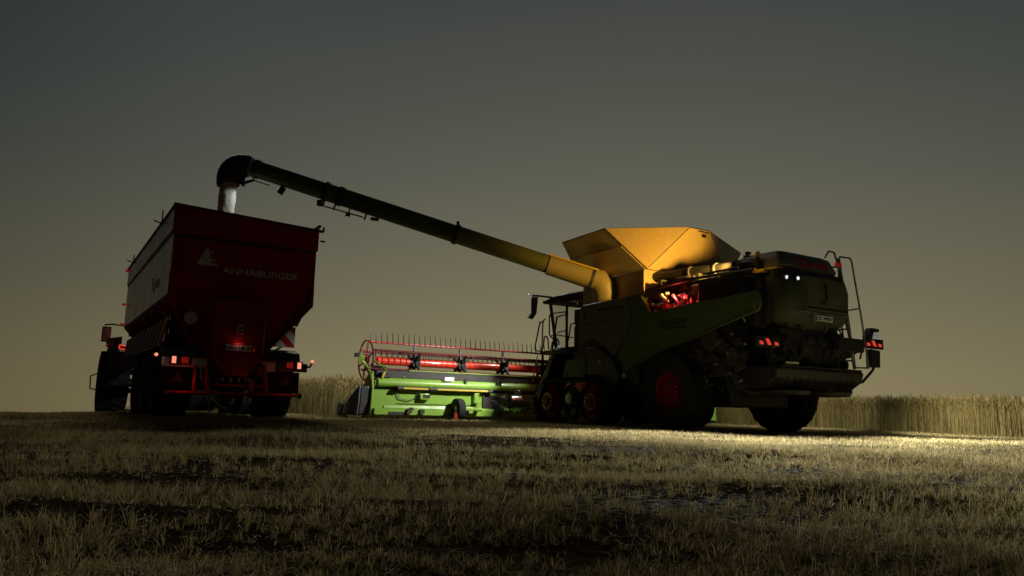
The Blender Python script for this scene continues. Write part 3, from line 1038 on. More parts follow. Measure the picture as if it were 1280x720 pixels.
# --- tracks
def track(sx):
    xc = sx * 1.42
    y0, y1, zr, rr = 2.40, 4.12, .55, .47
    W = .66
    # belt profile in yz: hull of the end wheels with a flat foot
    path = []
    for k in range(13):
        a = -PI / 2 - k / 12 * PI
        path.append((y0 + rr * math.cos(a), zr + rr * math.sin(a)))
    for k in range(13):
        a = PI / 2 - k / 12 * PI
        path.append((y1 + rr * math.cos(a), zr + rr * math.sin(a)))
    b = MB()
    n = len(path)
    def outer(p, q, r, t):
        d = Vector((r[0] - p[0], r[1] - p[1])).normalized()
        return (q[0] + d.y * t, q[1] - d.x * t)
    out = [outer(path[i - 1], path[i], path[(i + 1) % n], -.055) for i in range(n)]
    vs, fs = [], []
    for (pp, h) in ((path, -W / 2), (out, -W / 2), (out, W / 2), (path, W / 2)):
        vs += [(xc + h, p[0], p[1]) for p in pp]
    for r in range(4):
        r2 = (r + 1) % 4
        for i in range(n):
            k = (i + 1) % n
            fs.append((r * n + i, r * n + k, r2 * n + k, r2 * n + i))
    b.add(vs, fs)
    # lugs
    tot = [0]
    for i in range(n):
        a, c = Vector(out[i]), Vector(out[(i + 1) % n])
        tot.append(tot[-1] + (c - a).length)
    nl = 36
    for k in range(nl):
        s = tot[-1] * k / nl
        i = max(j for j in range(n) if tot[j] <= s)
        a, c = Vector(out[i]), Vector(out[(i + 1) % n])
        u = (s - tot[i]) / max(1e-6, tot[i + 1] - tot[i])
        p = a.lerp(c, u)
        d = (c - a).normalized()
        ang = math.atan2(d.y, d.x)
        for e in (-1, 1):
            b.box((xc + e * W * .25, p.x, p.y), (W * .47, .06, .075), (ang, 0, e * .25))
    t = b.build('track', M['rubber'], comb, smooth=30)
    for y in (y0, y1):
        r = MB()
        r.lathe([(rr - .03, -.22), (rr - .01, -.2), (rr - .03, .05 * sx), (rr - .05, .14 * sx), (.30, .10 * sx), (.26, .16 * sx), (.24, .25 * sx), (.1, .26 * sx), (.09, .32 * sx), (0, .32 * sx)], (xc, y, zr), 0, 40)
        w = r.build('track_wheel', M['rim'], t)
    hb = MB()
    for y in (y0, y1):
        for k in range(12):
            a = 2 * PI * k / 12
            hb.lathe([(.022, 0), (.022, .035 * sx), (0, .035 * sx)], (xc + .24 * sx, y + .18 * math.cos(a), zr + .18 * math.sin(a)), 0, 6)
    hb.each('hub_bolt', M['galv'], t)
    r = MB()
    r.lathe([(.30, -.2), (.30, .12 * sx), (.2, .16 * sx), (.12, .2 * sx), (0, .22 * sx)], (xc, 3.27, .62), 0, 28)
    for y in (3.05, 3.43):
        r.lathe([(.17, -.25), (.17, .2 * sx), (.12, .24 * sx), (0, .25 * sx)], (xc, y, .27), 0, 22)
    r.each('track_roller', M['dark'], t)
    r = MB(); r.lathe([(.12, .0), (.12, .03 * sx), (0, .05 * sx)], (xc + .20 * sx, 3.27, .62), 0, 20); r.build('roller_cap', M['galv'], t)
    r = MB(); r.box((xc, 3.27, .52), (.2, 1.6, .18)); r.build('track_frame', M['black'], t, bevel=.03)
for sx in (-1, 1):
    track(sx)
# fender and lower side covers over the tracks
b = MB()
for sx in (-1, 1):
    b.prism([(1.5, 1.1), (1.75, 1.52), (2.2, 1.78), (2.7, 1.82), (2.7, 1.16), (2.2, 1.16), (2.05, .9), (1.8, .75)], 0, sx * 1.45, sx * 1.56)
    b.span((sx * 1.0, 2.2, 1.17), (sx * 1.55, 3.3, 1.35))
b.each('track_fender', M['black'], comb, bevel=.03)
b = MB()
b.prism([(3.68, 1.10), (3.62, .99), (2.72, .99), (2.72, 1.55), (3.5, 1.55)], 0, -1.57, -1.50)
o = b.build('lower_cover', M['sidegreen'], comb, bevel=.015)
b = MB(); b.lathe([(0, -.012), (.05, -.01), (.055, 0)], (-1.565, 1.35, 1.13), 0, 16); b.lathe([(0, -.012), (.04, -.01), (.045, 0)], (-1.565, 2.2, 1.45), 0, 16)
b.each('cover_badge', M['galv'], comb)

# --- cab
b = MB()
b.prism([(3.45, 3.05), (3.45, 3.28), (3.8, 3.34), (5.0, 3.34), (5.35, 3.26), (5.42, 3.18), (5.2, 3.12)], 0, -.98, .98)
cab = b.build('cab_roof', M['black'], comb, bevel=.04)
b = MB()
b.span((-.9, 3.35, 1.75), (.9, 5.0, 1.95))
b.span((-.9, 3.3, 1.75), (.9, 3.42, 2.9))
b.build('cab_floor', M['black'], cab, bevel=.03)
b = MB()
for sx in (-1, 1):
    b.tube([(sx * .93, 3.5, 1.9), (sx * .94, 3.48, 3.1)], .07, 8)
    b.tube([(sx * .88, 4.45, 1.9), (sx * .92, 4.40, 3.15)], .035, 8)
    b.tube([(sx * .80, 5.0, 1.9), (sx * .90, 5.2, 3.2)], .045, 8)
b.each('cab_pillar', M['black'], cab)
b = MB()
for sx in (-1, 1):
    b.prism([(3.5, 1.95), (4.98, 1.95), (5.18, 3.1), (3.5, 3.1)], 0, sx * .90, sx * .912)
b.prism([(-.8, 1.95), (.8, 1.95), (.9, 3.1), (-.9, 3.1)], 1, 5.10, 5.112)
b.each('cab_glass', M['glass'], cab, smooth=0)
b = MB()
b.span((-.28, 3.75, 1.95), (.28, 4.25, 2.35)); b.box((0, 3.72, 2.6), (.5, .14, .62), (.1, 0, 0))
b.build('driver_seat', M['plastic'], cab, bevel=.05)
# roof lamps
b = MB()
for x in (-.92, -.6, -.2, .2, .6, .92):
    b.box((x, 5.38, 3.2), (.16, .06, .09))
b.box((-1.02, 3.62, 2.92), (.12, .10, .12)); b.box((-1.02, 3.95, 3.02), (.10, .12, .11)); b.box((-1.03, 3.75, 2.78), (.12, .12, .1))
rl = b.each('cab_lamp_housing', M['black'], cab, bevel=.012)
b = MB()
b.lathe([(0, -.02), (.045, -.015), (.05, .0)], (-1.10, 3.60, 2.88), 1, 14)
b.build('cab_work_lamp', M['lampwhite'], cab)
b = MB(); b.box((-1.64, 2.98, 2.87), (.10, .10, .10)); b.build('panel_lamp', M['black'], comb, bevel=.012)
# mirror
b = MB()
b.tube([(-1.0, 4.95, 3.28), (-1.4, 5.05, 3.30), (-1.62, 5.05, 3.28)], .028, 8)
b.prism([(-1.43, 3.26), (-1.60, 3.24), (-1.60, 2.86), (-1.72, 2.70), (-1.58, 2.66), (-1.47, 2.82)], 1, 4.98, 5.07)
mi = b.build('mirror', M['plastic'], cab, bevel=.015)
b = MB(); b.prism([(-1.45, 3.2), (-1.58, 3.19), (-1.58, 2.88), (-1.49, 2.86)], 1, 4.965, 4.976); b.build('mirror_glass', M['mirrorglass'], mi)
b = MB(); b.lathe([(0, -.05), (.05, -.04), (.05, .02), (0, .03)], (-1.66, 5.05, 3.28), 1, 12); b.build('mirror_lamp', M['lampdim'], mi)
# access platform, rails and ladder
b = MB()
b.span((-1.70, 3.32, 1.70), (-.95, 4.45, 1.80))
plat = b.build('access_platform', M['black'], comb, bevel=.02)
b = MB()
r_ = .017
b.tube([(-1.66, 3.36, 1.8), (-1.66, 3.36, 2.62), (-1.66, 3.42, 2.70), (-1.66, 4.05, 2.72), (-1.66, 4.12, 2.64), (-1.66, 4.10, 2.2), (-1.66, 4.02, 2.12), (-1.66, 3.75, 2.06), (-1.66, 3.68, 1.98), (-1.66, 3.7, 1.8)], r_, 8)
b.tube([(-1.66, 3.36, 2.25), (-1.66, 3.75, 2.22)], .014, 8)
b.tube([(-1.66, 4.44, 1.8), (-1.66, 4.42, 1.95), (-1.66, 4.40, 2.55), (-1.66, 4.3, 2.6)], r_, 8)
b.tube([(-1.78, 4.20, 2.50), (-1.78, 4.35, 2.52), (-1.78, 4.56, 1.9), (-1.78, 4.52, 1.8), (-1.78, 4.25, 1.78), (-1.78, 4.18, 1.88), (-1.78, 4.15, 2.12), (-1.78, 4.05, 2.14), (-1.78, 3.98, 2.05), (-1.78, 3.95, 1.82)], r_, 8)
b.tube([(-1.0, 3.6, 1.8), (-1.0, 3.55, 2.5), (-1.0, 3.62, 2.56), (-1.0, 4.1, 2.5), (-1.0, 4.3, 1.8)], r_, 8)
b.tube([(-1.66, 3.95, 2.1), (-1.66, 3.82, 1.8)], .013, 8)
b.tube([(-1.3, 3.34, 1.8), (-1.3, 3.34, 2.95)], .045, 8)
b.tube([(-1.35, 4.42, 1.8), (-1.3, 4.3, 2.68), (-1.3, 3.9, 2.72), (-1.3, 3.8, 1.8)], .02, 8)
b.tube([(-1.0, 4.0, 2.15), (-1.5, 4.05, 2.2), (-1.66, 4.05, 2.15)], .014, 8)
b.build('platform_rail', M['black'], plat)
b = MB(); b.lathe([(0, -.03), (.035, -.02), (.035, .02)], (-1.66, 3.68, 1.87), 1, 10); b.build('platform_lamp', M['lampdim'], plat)
b = MB()
for s in (-.0, .62):
    b.box((-1.68 + s, 4.18, 1.18), (.05, .16, 1.42), (rad(33), 0, 0))
for k in range(5):
    t = (k + .5) / 5
    b.box((-1.37, 3.80 + .78 * t, 1.78 - 1.2 * t), (.62, .2, .04))
b.box((-1.37, 4.12, 1.22), (.6, .03, 1.3), (rad(33), 0, 0))
ld = b.build('access_ladder', M['black'], comb, bevel=.01)
b = MB()
b.tube([(-1.76, 3.82, 2.0), (-1.77, 4.02, 1.3), (-1.77, 4.08, 1.26), (-1.77, 4.50, .66)], .014, 8)
b.tube([(-1.76, 4.45, 1.7), (-1.76, 4.66, 1.1), (-1.76, 4.6, 1.02)], .014, 8)
b.each('ladder_handrail', M['galv'], ld)

# --- feeder house between the cab and the header
b = MB()
b.prism([(3.2, 1.75), (3.2, .95), (5.95, .35), (5.95, 1.1)], 0, -.72, .72)
fh = b.build('feeder_house', M['red'], comb, bevel=.03)
b = MB()
R4 = random.Random(3)
for k in range(16):
    y = R4.uniform(3.5, 4.6); z = R4.uniform(1.1, 1.6)
    b.tube([(-.8, y, z), (-.95 - R4.uniform(0, .15), y + R4.uniform(-.1, .3), z + R4.uniform(-.25, .2)), (-.8, y + R4.uniform(-.4, .5), z + R4.uniform(-.3, .1))], R4.uniform(.012, .03), 8)
b.each('feeder_hose', M['dark'], fh)
b = MB()
for k in range(9):
    b.box((-.86, R4.uniform(3.6, 4.6), R4.uniform(1.1, 1.6)), (.12, R4.uniform(.08, .2), R4.uniform(.06, .25)), (R4.uniform(-.5, .5), 0, 0))
b.each('feeder_coupling', M['orange'], fh, bevel=.01)

# lights of the combine, plus spots added to brighten the crop
WHITE, COOL, WARM = (1, .97, .88), (.9, .95, 1), (1, .55, .10)
lamp_light('cab_side_light', 'SPOT', (-1.70, 3.02, 2.90), 1300, (1, .97, .9), comb, (-4.2, 6.3, .75), .05, 58, .5)
lamp_light('cab_roof_light', 'SPOT', (-.6, 5.46, 3.2), 190, (1, .97, .9), comb, (-2.6, 6.7, 1.4), .05, 80, .7)
lamp_light('rear_ground_light', 'SPOT', (-.95, -2.62, 2.88), 4600, WHITE, comb, (-2.9, -4.9, .0), .06, 64, 1.0)
lamp_light('rear_ground_light', 'SPOT', (-.72, -2.66, 2.87), 7200, WHITE, comb, (.6, -5.4, .0), .06, 66, 1.0)
lamp_light('side_ground_light', 'SPOT', (-1.72, -1.0, 2.62), 3200, WHITE, comb, (-4.2, -2.2, .0), .06, 70, 1.0)
lamp_light('rear_right_light', 'SPOT', (2.14, -2.46, 1.98), 1900, (1, .93, .74), comb, (6.2, -3.0, .35), .06, 84, .8)
lamp_light('crop_fill_right', 'SPOT', (1.72, -.2, 2.45), 1500, (1, .93, .74), comb, (6.2, 3.1, .4), .06, 62, .8)  # added spot brightening the right crop; the gap beside it imitates a shadow
lamp_light('deck_flood_light', 'SPOT', (-1.28, -1.50, 3.20), 700, WARM, comb, (-.95, 1.5, 4.0), .04, 72, .6)
lamp_light('deck_work_light', 'POINT', (-1.20, -1.98, 3.16), .5, WARM, comb, size=.03)
lamp_light('engine_bay_light', 'POINT', (-1.42, -.05, 2.72), 9, (1, .05, .04), comb, size=.05)
lamp_light('feeder_light', 'POINT', (-1.15, 4.25, 1.62), 6, (1, .25, .15), comb, size=.05)
lamp_light('auger_light', 'SPOT', Vector(lp) + Vector((-.14, .05, .0)), 40, COOL, comb, SPOUT + Vector((0, 0, -.7)), .03, 60, .6)
lamp_light('crop_fill_left', 'SPOT', at(.70) - upv * .42, 1900, WHITE, comb, (-5.5, 9.4, .4), .04, 52, .8)  # added spot that brightens the left crop wall

# ================================================================== HEADER
HY = 6.3
hd = thing('combine_header', 'wide lime green grain header with red reel in front of the combine', 'header',
           CO + Vector((-sH * HY, cH * HY, 0)), HEAD)
XL, XR = -5.5, 6.1
b = MB()
# lower rear wall and pan, side by side with the raised upper panel
b.prism([(-.30, .10), (-.30, .72), (-.24, .72), (-.24, .14), (.9, .12), (.9, .08)], 0, XL, XR)
tr = b.build('header_trough', M['green'], hd, bevel=.01)
b = MB()
b.prism([(-.36, .80), (-.40, .86), (-.38, .95), (-.30, 1.01), (-.22, 1.01), (-.22, .78)], 0, XL + .12, XR)
b.build('upper_panel', M['green'], hd, smooth=60)
b = MB()
b.span((XL + .1, -.26, 1.01), (XR, -.12, 1.20))
b.span((XL, -.27, .70), (XR, -.2, .80))
b.tube([(XL + .6, -.36, .775), (-2.2, -.36, .775)], .05, 10)
b.build('rear_beam', M['black'], hd, bevel=.01)
b = MB()
b.span((XL + .95, -.28, 1.20), (XR, -.10, 1.222))
b.build('beam_lip', M['green'], hd)
b = MB()
b.span((XL + .05, -.36, .12), (XR, -.305, .28))
b.prism([(-.34, .28), (-.305, .28), (-.305, .36)], 0, XL + .3, XR)
b.build('lower_skirt', M['green'], hd, bevel=.01)
b = MB()
b.span((XL + .6, -.315, .385), (-2.6, -.302, .40))
b.span((XL + .4, -.345, .12), (XL + .9, -.362, .2))
for x in (-4.55, -4.2, -2.95):
    b.box((x, -.39, .22), (.12, .06, .10)); b.box((x - .03, -.42, .17), (.1, .05, .05))
b.box((-4.5, -.4, .27), (.1, .05, .08))
b.tube([(-4.9, -.33, .70), (-4.8, -.34, .52), (-4.55, -.34, .47), (-4.35, -.34, .55), (-4.3, -.33, .70)], .012, 6)
b.build('skirt_bracket', M['black'], hd, bevel=.008)
b = MB()
b.tube([(-4.75, -.44, .765), (-2.35, -.44, .765)], .026, 10)
rod = b.build('drive_shaft', M['yellow'], hd)
b = MB()
for x in (-4.85, -4.0, -3.9, -2.3):
    b.lathe([(.0, -.06), (.055, -.06), (.055, .06), (0, .06)], (x, -.44, .765), 0, 14)
b.each('shaft_joint', M['dark'], rod)
b = MB()
for x in (-4.15,):
    b.span((x - .14, -.42, .50), (x + .14, -.31, .66))
b.span((-2.75, -.42, .45), (-2.60, -.31, .72))
b.each('valve_cover', M['green'], hd, bevel=.02)
b = MB()
b.span((-4.20, -.43, .55), (-4.02, -.425, .63))
b.build('valve_window', M['black'], hd)
b = MB(); b.span((-3.62, -.43, .99), (-3.36, -.39, 1.09)); part_label(b.build('header_marker_lamp', emit('white_reflector_or_lamp', (1, 1, 1), .25, (.8, .8, .8)), hd, bevel=.006), 'white square marker lamp on the rear wall')  # marker lamp, given a faint glow of its own
b = MB()
for x in (-3.0, -2.05, -1.95):
    b.box((x, -.37, 1.0), (.06, .06, .14), (0, .3, 0))
b.each('hose_clip', M['black'], hd, bevel=.01)
# gearbox and hydraulics near the feeder
b = MB()
b.lathe([(0, -.2), (.13, -.2), (.15, -.05), (.15, .1), (.1, .16), (0, .16)], (-1.55, -.55, .55), 0, 20)
b.lathe([(0, -.05), (.1, -.05), (.1, .1), (0, .1)], (-1.52, -.55, .72), 2, 16)
b.box((-1.75, -.45, .42), (.2, .14, .12), (0, .3, 0)); b.box((-1.95, -.42, .33), (.12, .1, .14))
b.build('gearbox', M['steel'], hd, bevel=.01)
b = MB()
b.span((-2.45, -.34, .34), (-1.95, -.31, .68))
for k in range(14):
    x = R4.uniform(-2.2, -.6)
    b.tube([(x, -.4, R4.uniform(.3, .7)), (x + R4.uniform(-.1, .3), -.6, R4.uniform(.3, .6)), (x + R4.uniform(0, .5), -.42, R4.uniform(.2, .6))], .018, 6)
for x in (-2.15, -1.98):
    b.box((x, -.42, .22), (.04, .04, .22), (0, .5 if x < -2.1 else -.5, 0))
b.build('hydraulic_hose', M['black'], hd)
# support wheel
b = MB()
b.lathe([(.10, -.09), (.2, -.11), (.265, -.09), (.28, 0), (.265, .09), (.2, .11), (.10, .09)], (-3.28, -.55, .29), 0, 32)
sw = b.build('support_wheel', M['rubber'], hd)
b = MB(); b.lathe([(.11, -.06), (.06, -.075), (0, -.08)], (-3.28, -.55, .29), 0, 20); b.lathe([(.11, .06), (.06, .075), (0, .08)], (-3.28, -.55, .29), 0, 20)
b.build('wheel_hub', M['greyrim'], sw)
b = MB(); b.prism([(-3.50, .07), (-3.42, .07), (-3.43, .14), (-3.45, .22), (-3.48, .22)], 1, -.80, -.74); b.build('wheel_fork', M['red'], sw)
b = MB(); b.span((-3.16, -.6, .27), (-2.6, -.5, .33)); b.span((-2.7, -.56, .25), (-2.6, -.3, .35)); b.build('wheel_arm', M['green'], sw, bevel=.008)
# end plates and crop dividers
for x, sx in ((XL, -1), (XR, 1)):
    b = MB()
    b.prism([(-.30, .10), (-.34, .75), (-.28, 1.02), (-.1, 1.18), (.1, .95), (.6, .55), (.9, .12)], 0, x - .03, x + .03)
    b.build('end_plate', M['green'], hd, bevel=.012)
    b = MB()
    b.prism([(-.30, .80), (-.05, .78), (.5, .52), (.95, .28), (1.35, .14), (1.30, .08), (-.18, .10), (-.26, .4)], 0, x + sx * .05, x + sx * .30)
    dv = b.build('crop_divider', M['plastic'], hd, bevel=.06)
    b = MB(); b.tube([(x + sx * .32, -.30, .80), (x + sx * .32, -.27, .4), (x + sx * .32, -.19, .12)], .02, 8); b.build('divider_edge', M['galv'], dv)
    b = MB(); b.prism([(.8, .35), (1.1, .42), (1.3, .16), (1.0, .1)], 0, x + sx * .28, x + sx * .34); b.build('divider_tip', M['black'], dv, bevel=.02)
# cutter bar fingers and intake auger
b = MB()
b.span((XL, .86, .09), (XR, .98, .13))
for k in range(76):
    x = XL + .1 + k * .152
    b.box((x, 1.02, .11), (.025, .16, .025))
b.build('cutter_bar', M['dark'], hd)
b = MB()
b.tube([(XL + .1, .12, .48), (XR - .1, .12, .48)], .17, 20)
ia = b.build('intake_auger', M['red'], hd)
b = MB()
n = 26 * 12
vs, fs = [], []
for k in range(n + 1):
    t = k / n
    a = 2 * PI * 12 * t * (1 if t < .5 else -1)
    x = XL + .15 + (XR - XL - .3) * t
    vs += [(x, .12 + .17 * math.cos(a), .48 + .17 * math.sin(a)), (x, .12 + .29 * math.cos(a), .48 + .29 * math.sin(a))]
    if k: fs.append((2 * k - 2, 2 * k - 1, 2 * k + 1, 2 * k))
b.add(vs, fs)
b.build('auger_flight', M['red'], ia)
# reel
RY, RZ, RR = .40, 1.46, .46
b = MB()
b.tube([(XL + .35, RY, RZ), (XR - .2, RY, RZ)], .105, 24)
reel = b.build('reel_tube', M['orange'], hd)
part_label(reel, 'bright red central reel tube')
spx = [-4.12, -2.78, -1.44, -.1, 1.24, 2.58, 3.92]
for x in spx:
    b = MB()
    for k in range(6):
        a = PI / 2 + k * PI / 3
        d = Vector((0, math.cos(a), math.sin(a))); w = Vector((0, -math.sin(a), math.cos(a)))
        c = Vector((x, RY, RZ))
        q = [c + d * .08 + w * .10, c + d * .24 + w * .03, c + d * RR + w * .02, c + d * RR - w * .02, c + d * .24 - w * .03, c + d * .08 - w * .10]
        b.add([p + Vector((-.03, 0, 0)) for p in q] + [p + Vector((.03, 0, 0)) for p in q], [(0, 1, 2, 3, 4, 5), (11, 10, 9, 8, 7, 6)] + [(i, (i + 1) % 6, 6 + (i + 1) % 6, 6 + i) for i in range(6)])
    for e in (-.08, .08):
        b.prism([(RY - .20, RZ - .12), (RY + .20, RZ - .12), (RY + .12, RZ + .02), (RY + .2, RZ + .13), (RY - .2, RZ + .13), (RY - .12, RZ + .02)], 0, x + e - .02, x + e + .02)
    b.lathe([(.11, -.14), (.125, -.14), (.125, .14), (.11, .14)], (x, RY, RZ), 0, 20)
    b.build('reel_spider', M['dark'] if False else M['black'], hd, bevel=.006)
rest = MB()
for k in range(6):
    a = PI / 2 + k * PI / 3
    y, z = RY + RR * math.cos(a), RZ + RR * math.sin(a)
    b = MB()
    b.tube([(XL + .1, y, z), (XR - .15, y, z)], .024 if k == 0 else .028, 10)
    bar = b.build('reel_bar', M['red'] if k == 0 else M['darkred'], hd)
    td = Vector((0, .05, 1)) if k == 0 else Vector((0, -.25, -.97))
    ln_ = .27 if k == 0 else .17
    x = XL + .15
    while x < XR - .2:
        b = MB() if k == 0 else rest
        p = Vector((x, y, z))
        b.tube([p + td * .01, p + td * (ln_ * .6), p + td * ln_ + Vector((0, .035, 0))], [.013, .011, .006], 5)
        b.lathe([(.030, -.014), (.030, .014)], p, 0, 8)
        if k == 0:
            b.build('tine', M['black'], bar)
        x += .152
tn = rest.build('tine', M['black'], hd)
tn['kind'] = 'stuff'
# reel end rings
for x in (XL + .06, XR - .1):
    b = MB()
    n = 40
    ring = [(x, RY + .50 * math.cos(2 * PI * k / n), RZ + .50 * math.sin(2 * PI * k / n)) for k in range(n + 1)]
    b.tube(ring, .022, 8, caps=False)
    for k in range(6):
        a = PI / 2 + k * PI / 3 + .2
        b.tube([(x, RY + .08 * math.cos(a), RZ + .08 * math.sin(a)), (x, RY + .5 * math.cos(a), RZ + .5 * math.sin(a))], .018, 6)
    b.lathe([(.0, -.04), (.14, -.04), (.16, .04), (0, .04)], (x, RY, RZ), 0, 24)
    b.build('reel_end_ring', M['darkred'], hd)
for x in (XL - .02, XR - .02):
    sx = -1 if x < 0 else 1
    b = MB()
    b.tube([(x, RY + .1, RZ + .06), (x, -.1, 1.12), (x + .0, -.28, .96)], .04, 8)
    b.tube([(x - sx * .25, RY - .02, RZ + .02), (x - sx * .55, -.25, 1.08)], .022, 8)
    b.tube([(x - sx * .3, RY, RZ - .02), (x - sx * .85, -.28, 1.04)], .022, 8)
    b.box((x + sx * .02, RY + .02, RZ + .02), (.08, .22, .16))
    ra = b.build('reel_arm', M['green'], hd, bevel=.006)
    b = MB()
    b.tube([(x - sx * .2, RY - .1, RZ - .1), (x - sx * .3, -.2, 1.06)], .03, 8)
    b.box((x + sx * .06, RY + .25, RZ + .13), (.06, .3, .1)); b.box((x - sx * .35, -.3, 1.08), (.25, .1, .12))
    for k in range(5):
        b.tube([(x - sx * (.15 + k * .07), -.2, 1.0), (x - sx * (.2 + k * .07), -.05, 1.2), (x - sx * (.1 + k * .05), RY - .2, 1.32)], .012, 6)
    b.each('reel_hydraulics', M['black'], ra)
    b = MB(); b.box((x - sx * .27, -.34, 1.08), (.05, .05, .16), (0, .4, 0)); b.build('reel_indicator', M['yellow'], ra)

# ================================================================== TRAILER
tl = thing('grain_trailer', 'tall dark red three axle grain trailer seen from behind, being filled', 'trailer', TO, HEAD)
HW = 1.44
LEN = 9.2
# hopper: cross-section changes from tail to front; outer skin as panels with thickness
zt, zk, zb = 4.10, 2.42, 1.28
b = MB()
b.prism([(0, zk), (LEN, zk), (LEN, 4.05), (0, 4.05)], 0, -HW, -HW + .05)
b.prism([(0, zk), (LEN, zk), (LEN, 4.05), (0, 4.05)], 0, HW - .05, HW)
hs = b.build('hopper_side', M['trailer'], tl, bevel=.012)
b = MB()
b.prism([(-HW + .04, 2.88), (HW - .04, 2.88), (HW - .04, 4.02), (-HW + .04, 4.02)], 1, .0, .05)
rw = b.build('hopper_rear_wall', M['trailershade'], tl, bevel=.01)
b = MB()
b.span((-HW + .05, LEN - .05, zk), (HW - .05, LEN, 4.02))
b.build('hopper_front_wall', M['trailer'], tl, bevel=.01)
# sloping rear underside and sloping sides
b = MB()
b.poly([(-HW + .02, .02, 2.88), (HW - .02, .02, 2.88), (.62, 1.0, zb), (-.62, 1.0, zb)])
for sx in (-1, 1):
    b.poly([(sx * (HW - .02), .02, 2.88), (sx * (HW - .02), .04, zk), (sx * .62, 1.0, zb)])
b.build('hopper_rear_slope', M['trailershade'], tl, smooth=0, solid=.04)
for sx in (-1, 1):
    b = MB()
    b.poly([(sx * (HW - .02), .04, zk), (sx * .62, 1.0, zb), (sx * .62, LEN - 1.2, zb), (sx * (HW - .02), LEN, zk)])
    sl = b.build('hopper_slope', M['trailershade'], tl, smooth=0, solid=.04)
    b = MB()
    for y in (.42, 2.0, 3.7, 5.4, 7.0):
        b.add([(sx * (HW - .03), y, zk - .02), (sx * (HW - .25), y, zk - .02 - .29), (sx * 1.18, y + .40, 2.06), (sx * (HW - .02), y + .62, 2.06)], [(0, 1, 2, 3)])
    b.each('hopper_rib', M['trailershade'], sl, smooth=0, solid=.025)
# corner edge strip from the tail's knuckle to the chute
b = MB()
for sx in (-1, 1):
    b.tube([(sx * (HW - .01), .03, 2.86), (sx * (HW - .01), .03, zk), (sx * .62, .98, 1.27)], .022, 6)
b.each('hopper_edge', M['trailershade'], tl)
# raised rim board with its higher left end
b = MB()
b.prism([(-HW - .02, 3.66), (HW + .02, 3.62), (HW + .02, 4.06), (-HW - .02, 4.20)], 1, -.045, -.002)
rim = b.build('rim_board', M['trailershade'], tl, bevel=.012)
b = MB()
b.prism([(-HW - .05, 4.20), (HW + .12, 4.06), (HW + .12, 4.10), (-HW - .05, 4.24)], 1, -.075, .05)
b.box((HW + .12, -.02, 4.13), (.03, .06, .1)); b.box((HW + .11, -.03, 3.86), (.10, .05, .035)); b.box((-HW - .0, -.03, 3.86), (.06, .06, .05))
b.each('rim_cap', M['black'], rim, bevel=.006)
b = MB()
b.span((-HW + .03, -.012, 3.57), (HW - .03, -.002, 3.63))
b.build('rim_seam', M['black'], rim)
for sx in (-1, 1):
    b = MB()
    x0 = sx * HW
    b.span((x0, -.01, 3.70), (x0 + sx * .03, LEN, 4.16))
    b.build('rim_board', M['trailer'], tl, bevel=.01)
    b = MB()
    b.span((x0, .0, 3.64), (x0 + sx * .015, LEN, 3.695))
    b.tube([(x0 + sx * .03, -.02, 4.19), (x0 + sx * .03, LEN, 4.19)], .035, 8)
    b.each('side_seam', M['black'], tl)
b = MB()
for y, z0, z1 in ((1.84, 4.15, 4.48), (7.75, 4.15, 4.40)):
    b.tube([(-HW - .04, y, z0), (-HW - .04, y, z1)], .015, 6)
    b.tube([(-HW - .04, y, z0 + .03), (-HW - .2, y - .05, z0 + .06)], .02, 6)
b.build('tarp_hook', M['black'], tl)
b = MB()
for z in (4.12, 3.1, 2.5):
    b.box((-HW - .07, LEN - .1, z), (.1, .05, .07))
b.each('side_marker', M['lampredlow'], tl)
# emblem and lettering on the tail
b = MB()
y = -.008
b.poly([(-.79, y, 3.46), (-.97, y, 3.06), (-.68, y, 3.06)])
for k in range(4):
    z = 3.06 + k * .085
    xr = -.56 - k * .055
    b.poly([(-.68 - .0, y, z), (xr, y, z), (xr - .035, y, z + .045), (-.70, y, z + .045)])
b.build('emblem', M['decal'], rw, smooth=0, solid=.004)
lettering('maker_lettering', 'ANNABURGER', .185, (-.47, -.006, 2.93), (1, 0, .01), (0, 0, 1), M['decal'], rw, width=1.55, bold=.003)
# emblem on the left flank, long wedge and small writing
b = MB()
x = -HW - .004
b.poly([(x, 3.05, 3.10), (x, 2.80, 3.10), (x, 2.35, 2.72), (x, 2.60, 2.72)])
b.poly([(x, 2.25, 2.95), (x, 1.95, 2.98), (x, 2.35, 2.74), (x, 2.5, 2.74)])
b.build('flank_emblem', M['decal'], hs, smooth=0, solid=.004)
lettering('flank_lettering', 'HTS', .24, (x - .002, 2.0, 2.74), (0, -1, .02), (0, 0, 1), M['decal'], hs, bold=.006)
# discharge chute on the tail
b = MB()
prof = [(-.54, 2.40), (.40, 2.40), (.42, 1.30), (.12, .86), (-.28, .86), (-.52, 1.24)]
n = len(prof)
vs = [(p[0], -.14, p[1]) for p in prof] + [(p[0], .55, p[1]) for p in prof]
b.add(vs, [tuple(range(n)), tuple(range(2 * n - 1, n - 1, -1))] + [(i, (i + 1) % n, n + (i + 1) % n, n + i) for i in range(n)])
ch = b.build('discharge_chute', M['trailershade'], tl, bevel=.012)
b = MB()
b.tube([(-.53, -.15, 2.38), (-.525, -.15, 1.25), (-.29, -.15, .87)], .014, 6); b.tube([(.40, -.15, 2.38), (.42, -.15, 1.3), (.13, -.15, .87)], .014, 6)
b.box((.30, -.15, 2.12), (.03, .02, .04)); b.box((.25, -.15, 1.02), (.03, .02, .04))
b.each('chute_edge', M['trailer'], ch)
b = MB(); b.box((-.06, -.148, 1.80), (.11, .012, .20)); b.build('chute_sticker', M['greyrim'], ch)
b = MB(); b.box((-.06, -.156, 1.83), (.07, .006, .06)); b.box((-.06, -.156, 1.75), (.07, .006, .06)); b.build('sticker_print', M['blackdecal'], ch)
